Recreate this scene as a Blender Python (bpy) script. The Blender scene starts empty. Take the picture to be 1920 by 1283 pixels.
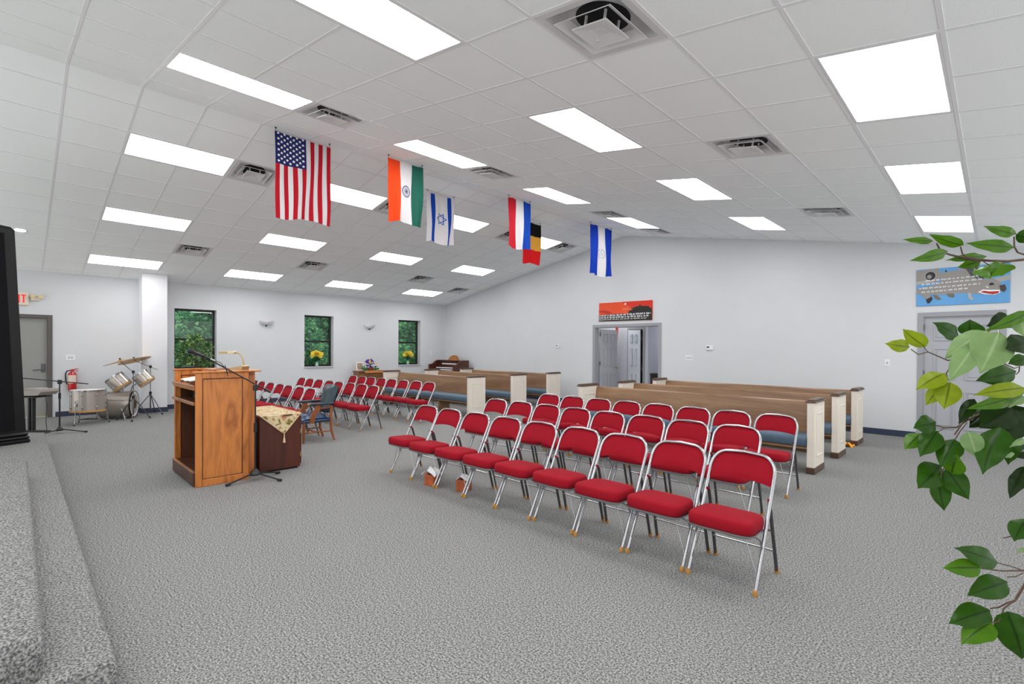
import bpy, math, random
from mathutils import Vector, Matrix, Euler
random.seed(7)
PI = math.pi
sc = bpy.context.scene
COL = sc.collection

# ------------------------------------------------------------------ camera
CAM = Vector((6.6303, -0.3507, 1.4594)); FPX = 918.212; CYP = 660.70
def _axes(yaw, pitch, roll):
    cy, sy = math.cos(yaw), math.sin(yaw)
    f = Vector((-sy, cy, 0)); r = Vector((cy, sy, 0)); u = Vector((0, 0, 1))
    cp, sp = math.cos(pitch), math.sin(pitch)
    f, u = cp*f+sp*u, cp*u-sp*f
    cr, sr = math.cos(roll), math.sin(roll)
    r, u = cr*r+sr*u, cr*u-sr*r
    return f, r, u
CF, CR, CU = _axes(.7805, -.0064, .0061)
cd = bpy.data.cameras.new('camera'); cam = bpy.data.objects.new('camera', cd); COL.objects.link(cam)
M = Matrix.Identity(4)
for i in range(3):
    M[i][0] = CR[i]; M[i][1] = CU[i]; M[i][2] = -CF[i]; M[i][3] = CAM[i]
cam.matrix_world = M
cd.sensor_width = 36; cd.sensor_fit = 'HORIZONTAL'; cd.lens = FPX/1920*36
cd.shift_y = (CYP-641.5)/1920
cd.clip_start = .05; cd.clip_end = 200
sc.camera = cam
def dep(px, py, D):
    """a point seen at photo pixel (px,py), D metres in front of the camera"""
    return CAM + (CF + CR*((px-960)/FPX) - CU*((py-CYP)/FPX))*D

# ------------------------------------------------------------------ light
EMIT = 12.0
w = bpy.data.worlds.new('world'); sc.world = w; w.use_nodes = True
bg = w.node_tree.nodes['Background']; bg.inputs[0].default_value = (.98, 1, .99, 1); bg.inputs[1].default_value = 1.45
sc.view_settings.view_transform = 'Standard'; sc.view_settings.look = 'None'
sc.view_settings.gamma = 1; sc.view_settings.use_curve_mapping = False
sc.view_settings.exposure = 0.0
sc.cycles.use_denoising = True
sc.cycles.max_bounces = 8; sc.cycles.diffuse_bounces = 5; sc.cycles.glossy_bounces = 4; sc.cycles.transparent_max_bounces = 12

# ------------------------------------------------------------------ materials
def lin(c):
    out = []
    for x in c:
        x /= 255.0
        out.append(x/12.92 if x <= .04045 else ((x+.055)/1.055)**2.4)
    return (out[0], out[1], out[2], 1)
MATS = {}
def mat(name, rgb, rough=.6, metal=0.0, spec=.5, noise=0, amount=.1, bump=0, bscale=200, trans=0, emit=0, stretch=None, coat=0):
    if name in MATS: return MATS[name]
    m = bpy.data.materials.new(name); m.use_nodes = True
    nt = m.node_tree; b = nt.nodes['Principled BSDF']
    c = lin(rgb)
    b.inputs['Base Color'].default_value = c; b.inputs['Roughness'].default_value = rough
    b.inputs['Metallic'].default_value = metal; b.inputs['Specular IOR Level'].default_value = spec
    if coat: b.inputs['Coat Weight'].default_value = coat; b.inputs['Coat Roughness'].default_value = .15
    if emit:
        b.inputs['Emission Color'].default_value = c; b.inputs['Emission Strength'].default_value = emit
    if noise or bump:
        tc = nt.nodes.new('ShaderNodeTexCoord'); mp = nt.nodes.new('ShaderNodeMapping')
        nt.links.new(tc.outputs['Object'], mp.inputs['Vector'])
        if stretch: mp.inputs['Scale'].default_value = stretch
    if noise:
        n = nt.nodes.new('ShaderNodeTexNoise'); n.inputs['Scale'].default_value = noise; n.inputs['Detail'].default_value = 4
        nt.links.new(mp.outputs[0], n.inputs['Vector'])
        r = nt.nodes.new('ShaderNodeValToRGB')
        r.color_ramp.elements[0].position = .3; r.color_ramp.elements[1].position = .7
        r.color_ramp.elements[0].color = tuple(x*(1-amount) for x in c[:3])+(1,)
        r.color_ramp.elements[1].color = tuple(min(1, x*(1+amount)) for x in c[:3])+(1,)
        nt.links.new(n.outputs['Fac'], r.inputs[0]); nt.links.new(r.outputs[0], b.inputs['Base Color'])
    if bump:
        n2 = nt.nodes.new('ShaderNodeTexNoise'); n2.inputs['Scale'].default_value = bscale; n2.inputs['Detail'].default_value = 3
        nt.links.new(mp.outputs[0], n2.inputs['Vector'])
        bn = nt.nodes.new('ShaderNodeBump'); bn.inputs['Strength'].default_value = bump; bn.inputs['Distance'].default_value = .004
        nt.links.new(n2.outputs['Fac'], bn.inputs['Height']); nt.links.new(bn.outputs[0], b.inputs['Normal'])
    if trans:
        t = nt.nodes.new('ShaderNodeBsdfTranslucent'); mx = nt.nodes.new('ShaderNodeMixShader')
        t.inputs[0].default_value = c; mx.inputs[0].default_value = trans
        out = nt.nodes['Material Output']
        nt.links.new(b.outputs[0], mx.inputs[1]); nt.links.new(t.outputs[0], mx.inputs[2]); nt.links.new(mx.outputs[0], out.inputs[0])
    MATS[name] = m
    return m
def wood(name, dark, light, scale=6, stretch=(1, 1, .12), rough=.4, dist=1.5, bands=3.0, coat=.15):
    """wood whose figure is a stretched, warped band pattern"""
    if name in MATS: return MATS[name]
    m = bpy.data.materials.new(name); m.use_nodes = True; nt = m.node_tree; b = nt.nodes['Principled BSDF']
    tc = nt.nodes.new('ShaderNodeTexCoord'); mp = nt.nodes.new('ShaderNodeMapping'); mp.inputs['Scale'].default_value = stretch
    n = nt.nodes.new('ShaderNodeTexNoise'); n.inputs['Scale'].default_value = scale; n.inputs['Detail'].default_value = 3; n.inputs['Distortion'].default_value = dist
    mu = nt.nodes.new('ShaderNodeMath'); mu.operation = 'MULTIPLY'; mu.inputs[1].default_value = bands
    fr = nt.nodes.new('ShaderNodeMath'); fr.operation = 'PINGPONG'; fr.inputs[1].default_value = 1.0
    f2 = nt.nodes.new('ShaderNodeTexNoise'); f2.inputs['Scale'].default_value = scale*14; f2.inputs['Detail'].default_value = 3
    ad = nt.nodes.new('ShaderNodeMath'); ad.operation = 'MULTIPLY_ADD'; ad.inputs[1].default_value = .7
    r = nt.nodes.new('ShaderNodeValToRGB'); r.color_ramp.elements[0].color = lin(dark); r.color_ramp.elements[1].color = lin(light)
    r.color_ramp.elements[0].position = .1; r.color_ramp.elements[1].position = .95
    s2 = nt.nodes.new('ShaderNodeMath'); s2.operation = 'MULTIPLY'; s2.inputs[1].default_value = .35
    L = nt.links
    L.new(tc.outputs['Object'], mp.inputs[0]); L.new(mp.outputs[0], n.inputs['Vector']); L.new(mp.outputs[0], f2.inputs['Vector'])
    L.new(n.outputs['Fac'], mu.inputs[0]); L.new(mu.outputs[0], fr.inputs[0])
    L.new(f2.outputs['Fac'], s2.inputs[0]); L.new(fr.outputs[0], ad.inputs[0]); L.new(s2.outputs[0], ad.inputs[2])
    L.new(ad.outputs[0], r.inputs[0]); L.new(r.outputs[0], b.inputs['Base Color'])
    b.inputs['Roughness'].default_value = rough; b.inputs['Coat Weight'].default_value = coat; b.inputs['Coat Roughness'].default_value = .2
    MATS[name] = m
    return m
def carpet():
    m = bpy.data.materials.new('carpet'); m.use_nodes = True; nt = m.node_tree; b = nt.nodes['Principled BSDF']; L = nt.links
    tc = nt.nodes.new('ShaderNodeTexCoord')
    n = nt.nodes.new('ShaderNodeTexNoise'); n.inputs['Scale'].default_value = 105; n.inputs['Detail'].default_value = 2; n.inputs['Roughness'].default_value = .6
    n2 = nt.nodes.new('ShaderNodeTexNoise'); n2.inputs['Scale'].default_value = 1.3; n2.inputs['Detail'].default_value = 2
    r = nt.nodes.new('ShaderNodeValToRGB')
    e = r.color_ramp.elements; e[0].position = .36; e[0].color = lin((82, 82, 82)); e[1].position = .64; e[1].color = lin((170, 170, 168))
    x = r.color_ramp.elements.new(.5); x.color = lin((131, 131, 130))
    r2 = nt.nodes.new('ShaderNodeValToRGB'); r2.color_ramp.elements[0].color = (.9, .9, .91, 1); r2.color_ramp.elements[1].color = (1, 1, 1, 1)
    mx = nt.nodes.new('ShaderNodeMixRGB'); mx.blend_type = 'MULTIPLY'; mx.inputs[0].default_value = 1
    L.new(tc.outputs['Object'], n.inputs['Vector']); L.new(tc.outputs['Object'], n2.inputs['Vector'])
    L.new(n.outputs['Fac'], r.inputs[0]); L.new(n2.outputs['Fac'], r2.inputs[0]); L.new(r.outputs[0], mx.inputs[1]); L.new(r2.outputs[0], mx.inputs[2])
    L.new(mx.outputs[0], b.inputs['Base Color']); b.inputs['Roughness'].default_value = .95; b.inputs['Specular IOR Level'].default_value = .1
    bn = nt.nodes.new('ShaderNodeBump'); bn.inputs['Strength'].default_value = .12; bn.inputs['Distance'].default_value = .003
    L.new(n.outputs['Fac'], bn.inputs['Height']); L.new(bn.outputs[0], b.inputs['Normal'])
    return m
def glass():
    m = bpy.data.materials.new('window_glass'); m.use_nodes = True; nt = m.node_tree; nt.nodes.remove(nt.nodes['Principled BSDF'])
    t = nt.nodes.new('ShaderNodeBsdfTransparent'); g = nt.nodes.new('ShaderNodeBsdfGlossy'); mx = nt.nodes.new('ShaderNodeMixShader')
    t.inputs[0].default_value = (.86, .97, .92, 1); g.inputs['Roughness'].default_value = 0; lw = nt.nodes.new('ShaderNodeFresnel'); lw.inputs[0].default_value = 1.5
    nt.links.new(lw.outputs[0], mx.inputs[0]); nt.links.new(t.outputs[0], mx.inputs[1]); nt.links.new(g.outputs[0], mx.inputs[2])
    nt.links.new(mx.outputs[0], nt.nodes['Material Output'].inputs[0]); return m
def leafmat(name, rgb, vein, trans=.25, rough=.35):
    m = bpy.data.materials.new(name); m.use_nodes = True; nt = m.node_tree; b = nt.nodes['Principled BSDF']; L = nt.links
    uv = nt.nodes.new('ShaderNodeTexCoord'); sp = nt.nodes.new('ShaderNodeSeparateXYZ'); L.new(uv.outputs['UV'], sp.inputs[0])
    a = nt.nodes.new('ShaderNodeMath'); a.operation = 'SUBTRACT'; a.inputs[1].default_value = .5; L.new(sp.outputs[0], a.inputs[0])
    ab = nt.nodes.new('ShaderNodeMath'); ab.operation = 'ABSOLUTE'; L.new(a.outputs[0], ab.inputs[0])
    r = nt.nodes.new('ShaderNodeValToRGB'); e = r.color_ramp.elements; e[0].position = .0; e[0].color = lin(vein); e[1].position = .07; e[1].color = lin(rgb)
    L.new(ab.outputs[0], r.inputs[0])
    n = nt.nodes.new('ShaderNodeTexNoise'); n.inputs['Scale'].default_value = 35; L.new(uv.outputs['Object'], n.inputs['Vector'])
    r2 = nt.nodes.new('ShaderNodeValToRGB'); r2.color_ramp.elements[0].color = (.72, .72, .72, 1); r2.color_ramp.elements[1].color = (1.25, 1.25, 1.2, 1)
    L.new(n.outputs['Fac'], r2.inputs[0])
    mx = nt.nodes.new('ShaderNodeMixRGB'); mx.blend_type = 'MULTIPLY'; mx.inputs[0].default_value = 1; L.new(r.outputs[0], mx.inputs[1]); L.new(r2.outputs[0], mx.inputs[2])
    L.new(mx.outputs[0], b.inputs['Base Color']); b.inputs['Roughness'].default_value = rough; b.inputs['Specular IOR Level'].default_value = .2
    t = nt.nodes.new('ShaderNodeBsdfTranslucent'); L.new(mx.outputs[0], t.inputs[0]); ms = nt.nodes.new('ShaderNodeMixShader'); ms.inputs[0].default_value = trans
    L.new(b.outputs[0], ms.inputs[1]); L.new(t.outputs[0], ms.inputs[2]); L.new(ms.outputs[0], nt.nodes['Material Output'].inputs[0])
    MATS[name] = m
    return m

WALL = mat('wall_paint', (209, 211, 214), .85, spec=.2, noise=2, amount=.015, bump=.05, bscale=90)
CARPET = carpet()
GLASS = glass()
TILE = mat('acoustic_tile', (245, 250, 251), .95, spec=.1, noise=170, amount=.07, bump=.25, bscale=170)
TEE = mat('ceiling_tee', (232, 232, 234), .5)
WHITE = mat('white_enamel', (225, 226, 228), .45)
VENT = mat('vent_enamel', (214, 214, 215), .45)
BLACK = mat('duct_black', (14, 14, 15), .8)
DIFF = mat('lit_diffuser', (255, 255, 255), .5, emit=EMIT)
NAVY = mat('navy_vinyl', (44, 54, 78), .5)
GREYTRIM = mat('grey_trim_paint', (150, 151, 157), .5)
GREYDOOR = mat('grey_door_paint', (166, 168, 174), .5)
PALEDOOR = mat('pale_door_paint', (206, 210, 218), .5)
DARKFRAME = mat('dark_door_frame', (88, 82, 80), .5)
STEELDOOR = mat('steel_door_paint', (146, 146, 142), .5)
ALU = mat('black_aluminium', (20, 24, 25), .4)
CHROME = mat('chrome', (178, 178, 182), .2, metal=.95)
DKCHROME = mat('worn_steel', (104, 104, 107), .35, metal=.9)
RED = mat('red_tweed', (146, 14, 32), .9, spec=.2, noise=500, amount=.22, bump=.25, bscale=600)
RED2 = mat('red_tweed_back', (128, 14, 28), .9, spec=.2, noise=500, amount=.22, bump=.25, bscale=600)
AMBER = mat('amber_plastic', (176, 128, 62), .5)
RUBBER = mat('black_rubber', (25, 25, 26), .7)
BLKMETAL = mat('black_metal', (26, 26, 28), .4)
PLASTW = mat('white_plastic', (228, 229, 232), .45)
CREAM = mat('cream_paint', (226, 217, 205), .6, noise=5, amount=.02)
CAPWOOD = wood('dark_cap_wood', (62, 42, 32), (96, 68, 50), 8, (.15, 1, 1))
PEWWOOD = wood('pew_wood', (112, 80, 54), (158, 122, 88), 5, (.12, 1.2, 1.2), .38, 1.0, 3)
BLUEVIN = mat('blue_upholstery', (74, 94, 112), .6, noise=60, amount=.1)
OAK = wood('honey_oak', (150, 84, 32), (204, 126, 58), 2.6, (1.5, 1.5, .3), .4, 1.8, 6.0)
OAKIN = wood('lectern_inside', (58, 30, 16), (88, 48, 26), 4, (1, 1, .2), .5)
OAKLIP = wood('lectern_lip', (128, 84, 50), (168, 118, 76), 5, (.2, 1, 1), .4)
MAHOG = wood('mahogany_laminate', (62, 26, 16), (88, 40, 24), 4, (1, 1, .15), .35)
TABLEWOOD = wood('side_table_wood', (96, 60, 30), (150, 96, 46), 5, (1, .2, 1), .4)
ORGWOOD = wood('organ_wood', (58, 26, 12), (94, 46, 24), 6, (.3, 1, 1), .35)
ORGLIGHT = wood('organ_rack_wood', (132, 78, 34), (178, 116, 58), 6, (.3, 1, 1), .35)
CHAIRWOOD = wood('armchair_wood', (120, 62, 28), (168, 96, 46), 7, (1, 1, .2), .35)
TEAL = mat('teal_leather', (24, 52, 60), .32, spec=.6, noise=25, amount=.2)
BLUELEA = mat('blue_leather', (28, 56, 88), .3, spec=.6, noise=25, amount=.2)
BRASS = mat('aged_brass', (172, 150, 112), .35, metal=.7)
CYMB = mat('cymbal_bronze', (196, 146, 74), .35, metal=.75)
DRUM = mat('champagne_shell', (188, 180, 172), .28, metal=.65)
HEAD = mat('drum_head', (216, 214, 208), .6)
MAPLE = mat('maple_rim', (196, 142, 68), .45)
PAPER = mat('paper', (235, 232, 222), .8)
BARK = mat('branch_bark', (86, 66, 52), .8, noise=60, amount=.3)

# ------------------------------------------------------------------ mesh helpers
class MB:
    def __init__(s): s.v = []; s.f = []; s.mi = []; s.uv = {}
    def add(s, vs, fs, mi=0):
        o = len(s.v); s.v += [tuple(v) for v in vs]
        for f in fs: s.f.append(tuple(i+o for i in f)); s.mi.append(mi)
    def box(s, a, b, mi=0, X=None):
        x0, y0, z0 = a; x1, y1, z1 = b
        vs = [Vector(p) for p in ((x0,y0,z0),(x1,y0,z0),(x1,y1,z0),(x0,y1,z0),(x0,y0,z1),(x1,y0,z1),(x1,y1,z1),(x0,y1,z1))]
        if X: vs = [X @ v for v in vs]
        s.add(vs, [(0,3,2,1),(4,5,6,7),(0,1,5,4),(1,2,6,5),(2,3,7,6),(3,0,4,7)], mi); return s
    def cbox(s, a, b, c=.005, mi=0, X=None):
        """box with chamfered edges"""
        a = Vector(a); b = Vector(b); c = min(c, *[(b[i]-a[i])*.45 for i in range(3)])
        vs = []; idx = {}
        for k in range(8):
            sg = [(k >> i) & 1 for i in range(3)]
            for ax in range(3):
                p = [0, 0, 0]
                for i in range(3):
                    e = b[i] if sg[i] else a[i]
                    p[i] = e if i == ax else (e-c if sg[i] else e+c)
                idx[(k, ax)] = len(vs); vs.append(Vector(p))
        cen = (a+b)/2
        fs = []
        def face(l):
            P = [vs[i] for i in l]; n = (P[1]-P[0]).cross(P[2]-P[0]); m_ = sum(P, Vector())/len(P)
            fs.append(tuple(l) if n.dot(m_-cen) > 0 else tuple(reversed(l)))
        for ax in range(3):
            o = [i for i in range(3) if i != ax]
            for sd in (0, 1):
                l = []
                for p, q in ((0,0),(1,0),(1,1),(0,1)):
                    k = (sd << ax) | (p << o[0]) | (q << o[1]); l.append(idx[(k, ax)])
                face(l)
            for p in (0, 1):
                for q in (0, 1):
                    k0 = (p << o[0]) | (q << o[1]); k1 = k0 | (1 << ax)
                    face([idx[(k0, o[0])], idx[(k1, o[0])], idx[(k1, o[1])], idx[(k0, o[1])]])
        for k in range(8): face([idx[(k, 0)], idx[(k, 1)], idx[(k, 2)]])
        if X: vs = [X @ v for v in vs]
        s.add(vs, fs, mi); return s
    def tube(s, pts, r, n=8, mi=0, cap=True, r2=None, closed=False):
        pts = [Vector(p) for p in pts]; N = len(pts)
        if not isinstance(r, (list, tuple)): r = [r + ((r2 if r2 is not None else r)-r)*i/max(1, N-1) for i in range(N)]
        o = len(s.v); ref = None
        for i, p in enumerate(pts):
            if closed: t = pts[(i+1) % N]-pts[i-1]
            else: t = pts[min(i+1, N-1)]-pts[max(i-1, 0)]
            t.normalize()
            if ref is None:
                ref = Vector((0, 0, 1)) if abs(t.z) < .9 else Vector((1, 0, 0))
            a = (ref-t*ref.dot(t)).normalized(); b = t.cross(a); ref = a
            for k in range(n):
                g = 2*PI*k/n; s.v.append(tuple(p+(a*math.cos(g)+b*math.sin(g))*r[i]))
        R = N if closed else N-1
        for i in range(R):
            j = (i+1) % N
            for k in range(n):
                k2 = (k+1) % n; s.f.append((o+i*n+k, o+i*n+k2, o+j*n+k2, o+j*n+k)); s.mi.append(mi)
        if cap and not closed:
            s.f.append(tuple(o+k for k in reversed(range(n)))); s.mi.append(mi)
            s.f.append(tuple(o+(N-1)*n+k for k in range(n))); s.mi.append(mi)
        return s
    def lathe(s, prof, n=24, c=(0, 0, 0), X=None, mi=0, cap=True):
        """prof = [(radius, z)] turned about z"""
        c = Vector(c); o = len(s.v)
        for r, z in prof:
            for k in range(n):
                g = 2*PI*k/n; v = Vector((r*math.cos(g), r*math.sin(g), z)); v = (X @ v if X else v)+c; s.v.append(tuple(v))
        for i in range(len(prof)-1):
            for k in range(n):
                k2 = (k+1) % n; s.f.append((o+i*n+k, o+i*n+k2, o+(i+1)*n+k2, o+(i+1)*n+k)); s.mi.append(mi)
        if cap:
            if prof[0][0] > 1e-4: s.f.append(tuple(o+k for k in reversed(range(n)))); s.mi.append(mi)
            if prof[-1][0] > 1e-4: s.f.append(tuple(o+(len(prof)-1)*n+k for k in range(n))); s.mi.append(mi)
        return s
    def prism(s, poly, fn, h0, h1, mi=0):
        """poly of (a,b) extruded from h0 to h1; fn(a,b,h) -> point"""
        n = len(poly); vs = [fn(a, b, h0) for a, b in poly]+[fn(a, b, h1) for a, b in poly]
        fs = [tuple(reversed(range(n))), tuple(range(n, 2*n))]+[(i, (i+1) % n, n+(i+1) % n, n+i) for i in range(n)]
        s.add(vs, fs, mi); return s
    def sheet(s, fn, nu, nv, th=0, mi=0, mf=None):
        """grid fn(u,v)->point, optional thickness along its normal"""
        P = [[Vector(fn(i/nu, j/nv)) for i in range(nu+1)] for j in range(nv+1)]
        def nrm(i, j):
            a = P[j][min(i+1, nu)]-P[j][max(i-1, 0)]; b = P[min(j+1, nv)][i]-P[max(j-1, 0)][i]
            n = a.cross(b); return n.normalized() if n.length > 1e-9 else Vector((0, 0, 1))
        o = len(s.v)
        for j in range(nv+1):
            for i in range(nu+1): s.v.append(tuple(P[j][i]))
        W = nu+1
        for j in range(nv):
            for i in range(nu):
                s.f.append((o+j*W+i, o+j*W+i+1, o+(j+1)*W+i+1, o+(j+1)*W+i)); s.mi.append(mf((i+.5)/nu, (j+.5)/nv) if mf else mi)
        if th:
            q = len(s.v)
            for j in range(nv+1):
                for i in range(nu+1): s.v.append(tuple(P[j][i]-nrm(i, j)*th))
            for j in range(nv):
                for i in range(nu):
                    s.f.append((q+j*W+i, q+(j+1)*W+i, q+(j+1)*W+i+1, q+j*W+i+1)); s.mi.append(mf((i+.5)/nu, (j+.5)/nv) if mf else mi)
            rim = [(0, i) for i in range(nu+1)]+[(j, nu) for j in range(1, nv+1)]+[(nv, i) for i in range(nu-1, -1, -1)]+[(j, 0) for j in range(nv-1, 0, -1)]
            for k in range(len(rim)):
                (j1, i1), (j2, i2) = rim[k], rim[(k+1) % len(rim)]
                s.f.append((o+j1*W+i1, q+j1*W+i1, q+j2*W+i2, o+j2*W+i2)); s.mi.append(mf(min(.999, i1/nu), min(.999, j1/nv)) if mf else mi)
        return s
    def mesh(s, name, mats, smooth=35):
        me = bpy.data.meshes.new(name); me.from_pydata(s.v, [], s.f)
        if not isinstance(mats, (list, tuple)): mats = [mats]
        for m in mats: me.materials.append(m)
        if len(mats) > 1: me.polygons.foreach_set('material_index', s.mi)
        if smooth:
            me.shade_smooth(); me.set_sharp_from_angle(angle=math.radians(smooth))
        me.update(); return me
    def build(s, name, mats, parent=None, smooth=35, loc=None, rot=None):
        return put(name, s.mesh(name, mats, smooth), parent, loc, rot)
def put(name, me, parent=None, loc=None, rot=None):
    o = bpy.data.objects.new(name, me); COL.objects.link(o)
    if parent: o.parent = parent
    if loc is not None: o.location = loc
    if rot is not None: o.rotation_euler = rot
    return o
def tag(o, label, cat, group=None):
    o['label'] = label; o['category'] = cat
    if group: o['group'] = group
    return o
def thing(name, label, cat, loc=(0, 0, 0), rot=(0, 0, 0), group=None):
    o = bpy.data.objects.new(name, None); o.empty_display_size = .1; COL.objects.link(o); o.location = loc; o.rotation_euler = rot
    return tag(o, label, cat, group)
def struct(o): o['kind'] = 'structure'; return o
def copy_thing(root, loc, rot, label):
    r = root.copy(); COL.objects.link(r); r.location = loc; r.rotation_euler = rot; r['label'] = label
    for ch in list(root.children):
        c = ch.copy(); COL.objects.link(c); c.parent = r
        for g in list(ch.children):
            d = g.copy(); COL.objects.link(d); d.parent = c
    return r
def arc(c, r, a0, a1, n, fn):
    return [fn(c[0]+r*math.cos(a0+(a1-a0)*i/n), c[1]+r*math.sin(a0+(a1-a0)*i/n)) for i in range(n+1)]
ORD = ['', 'second', 'third', 'fourth', 'fifth', 'sixth', 'seventh', 'eighth', 'ninth']
RX = lambda a: Matrix.Rotation(a, 4, 'X')
RY = lambda a: Matrix.Rotation(a, 4, 'Y')
RZ = lambda a: Matrix.Rotation(a, 4, 'Z')
TR = lambda *p: Matrix.Translation(Vector(p))

# ================================================================== SETTING
T = .6096; AL, AR = .1788, .1782; OL, OR_ = .4014, .4209; ZR = 4.289
XW = -7.194; YG = 10.299; XE = 8.3; YB = -2.6
ZL = ZR+XW*math.tan(AL)
# floor
MB().box((XW-.25, YB, -.2), (XE, YG+.12, 0)).build('floor', CARPET, smooth=0)['kind'] = 'structure'
# left wall with its door and window openings
WIN = [(2.26, 3.14, .93, 2.38), (5.32, 6.17, .93, 2.385), (8.36, 9.22, .93, 2.39)]
D1 = (-1.10, .156, 0, 2.10)
wl = MB()
ops = sorted([D1]+WIN)
y = YB
for (a, b, z0, z1) in ops:
    wl.box((XW-.25, y, 0), (XW, a, ZL+.3))
    if z0 > 0: wl.box((XW-.25, a, 0), (XW, b, z0))
    wl.box((XW-.25, a, z1), (XW, b, ZL+.3)); y = b
wl.box((XW-.25, y, 0), (XW, YG+.15, ZL+.3))
struct(wl.build('wall_left', WALL, smooth=0))
# gable wall
D2 = (-.86, .96, 2.04); D3 = (5.745, 6.665, 2.045)
wb = MB()
def slope(x): return ZR-abs(x)*math.tan(AL if x < 0 else AR)+.12
def col(x0, x1, z0):
    wb.prism([(x0, z0), (x1, z0), (x1, slope(x1)), (x0, slope(x0))], lambda a, b, h: (a, h, b), YG+.14, YG)
for x0, x1, z0 in [(XW-.25, D2[0], 0), (D2[0], 0, D2[2]), (0, D2[1], D2[2]), (D2[1], D3[0], 0), (D3[0], D3[1], D3[2]), (D3[1], XE, 0)]: col(x0, x1, z0)
struct(wb.build('wall_back', WALL, smooth=0))
# square column against the left wall
struct(MB().cbox((XW-.02, 1.575, 0), (-6.70, 2.035, ZL+.09), .006).build('trim_1', mat('column_paint', (228, 228, 232), .8, spec=.2), smooth=0))
# baseboards
bbl = MB()
for a, b in ((YB, -1.17), (.20, 1.575), (2.035, YG)): bbl.cbox((XW, a, 0), (XW+.012, b, .105), .004)
bbl.cbox((XW, 1.563, 0), (-6.69, 1.575, .105), .004); bbl.cbox((XW, 2.035, 0), (-6.69, 2.047, .105), .004); bbl.cbox((-6.70, 1.563, 0), (-6.688, 2.047, .105), .004)
struct(bbl.build('baseboard_left', NAVY, smooth=0))
bbb = MB()
for a, b in ((XW, -.93), (1.03, 5.67), (6.74, XE)): bbb.cbox((a, YG-.012, 0), (b, YG, .105), .004)
struct(bbb.build('baseboard_back', NAVY, smooth=0))

# ceiling: two slopes of lay-in tiles in a tee grid
LIGHTS = {-1: [(i, j) for j in (1, 5, 9, 13) for i in (2, 6, 10)], 1: [(i, j) for j in (1, 5, 9, 13) for i in (2, 6, 10)]+[(2, -3), (6, -3), (10, -3)]}
VENTS = {-1: [(2, 3), (2, 7), (2, 12), (2, 15), (8, 3), (8, 7), (8, 12), (9, 15)], 1: [(2, 3), (2, 7), (2, 12), (2, 15), (8, 3), (8, 7), (8, 12)]}
TMESH = {}
def tile_mesh(wx, wy):
    k = (round(wx, 3), round(wy, 3))
    if k not in TMESH: TMESH[k] = MB().cbox((-wx/2+.002, -wy/2+.002, 0), (wx/2-.002, wy/2-.002, .016), .003).mesh('ceiling_tile', TILE, 0)
    return TMESH[k]
for side in (-1, 1):
    a = AL if side < 0 else AR; o = OL if side < 0 else OR_
    dmax = 7.31 if side < 0 else o+13*T
    y0 = -4*T if side > 0 else -2*T
    ce = MB().box((min(0, side*(dmax+.2)), YB, .12), (max(0, side*(dmax+.2)), YG+.15, .16)).build('ceiling', TILE, smooth=0, loc=(0, 0, ZR), rot=(0, side*a, 0))
    struct(ce)
    lines = [0, o]
    while lines[-1]+T < dmax-.02: lines.append(lines[-1]+T)
    lines.append(dmax)
    skip = set(VENTS[side])
    for (i, j) in LIGHTS[side]: skip |= {(i, j), (i, j+1)}
    j0 = round(y0/T)
    for i in range(len(lines)-1):
        for j in range(j0, 17):
            if (i, j) in skip: continue
            if side > 0 and j < -1 and i > 11: continue
            yy0, yy1 = j*T, min((j+1)*T, YG)
            put('ceiling_tile', tile_mesh(lines[i+1]-lines[i], yy1-yy0), ce, (side*(lines[i]+lines[i+1])/2, (yy0+yy1)/2, .004))
    for k, d in enumerate(lines):
        hw = .012 if 0 < k < len(lines)-1 else .01
        MB().box((side*d-hw, y0, 0), (side*d+hw, YG, .008)).build('grid_tee', TEE, ce, 0)
    for j in range(j0, 17):
        tm = MB(); cuts = sorted(i for (i, q) in LIGHTS[side] if q+1 == j); d0 = 0
        for i in cuts+[None]:
            d1_ = lines[i]+.012 if i is not None else dmax
            tm.box((min(side*d0, side*d1_), j*T-.012, .0005), (max(side*d0, side*d1_), j*T+.012, .0075))
            if i is not None: d0 = lines[i+1]-.012
        tm.build('grid_tee', TEE, ce, 0)

# window units
def window(n, y0, y1, z0, z1):
    xg = XW-.2
    e = bpy.data.objects.new('window_%d' % n, None); COL.objects.link(e); e.location = (xg, y0, z0); struct(e)
    W, H = y1-y0, z1-z0; f = MB(); t = .045
    for a, b in (((-.03, 0, 0), (.03, t, H)), ((-.03, W-t, 0), (.03, W, H)), ((-.03, t, 0), (.03, W-t, t)), ((-.03, t, H-t), (.03, W-t, H))): f.cbox(a, b, .004)
    f.build('window_frame', ALU, e, 0)
    MB().cbox((-.02, t, H*.475), (.035, W-t, H*.475+.055), .004).build('meeting_rail', ALU, e, 0)
    MB().box((-.004, t, t), (.004, W-t, H*.475)).build('pane', GLASS, e, 0)
    MB().box((-.014, t, H*.475+.055), (-.006, W-t, H-t)).build('pane', GLASS, e, 0)
    MB().cbox((.03, -.01, -.03), (.235, W+.0, .0), .006).build('window_sill', mat('sill_paint', (196, 197, 203), .6), e, 0)
for k, q in enumerate(WIN): window(k+1, *q)

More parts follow.
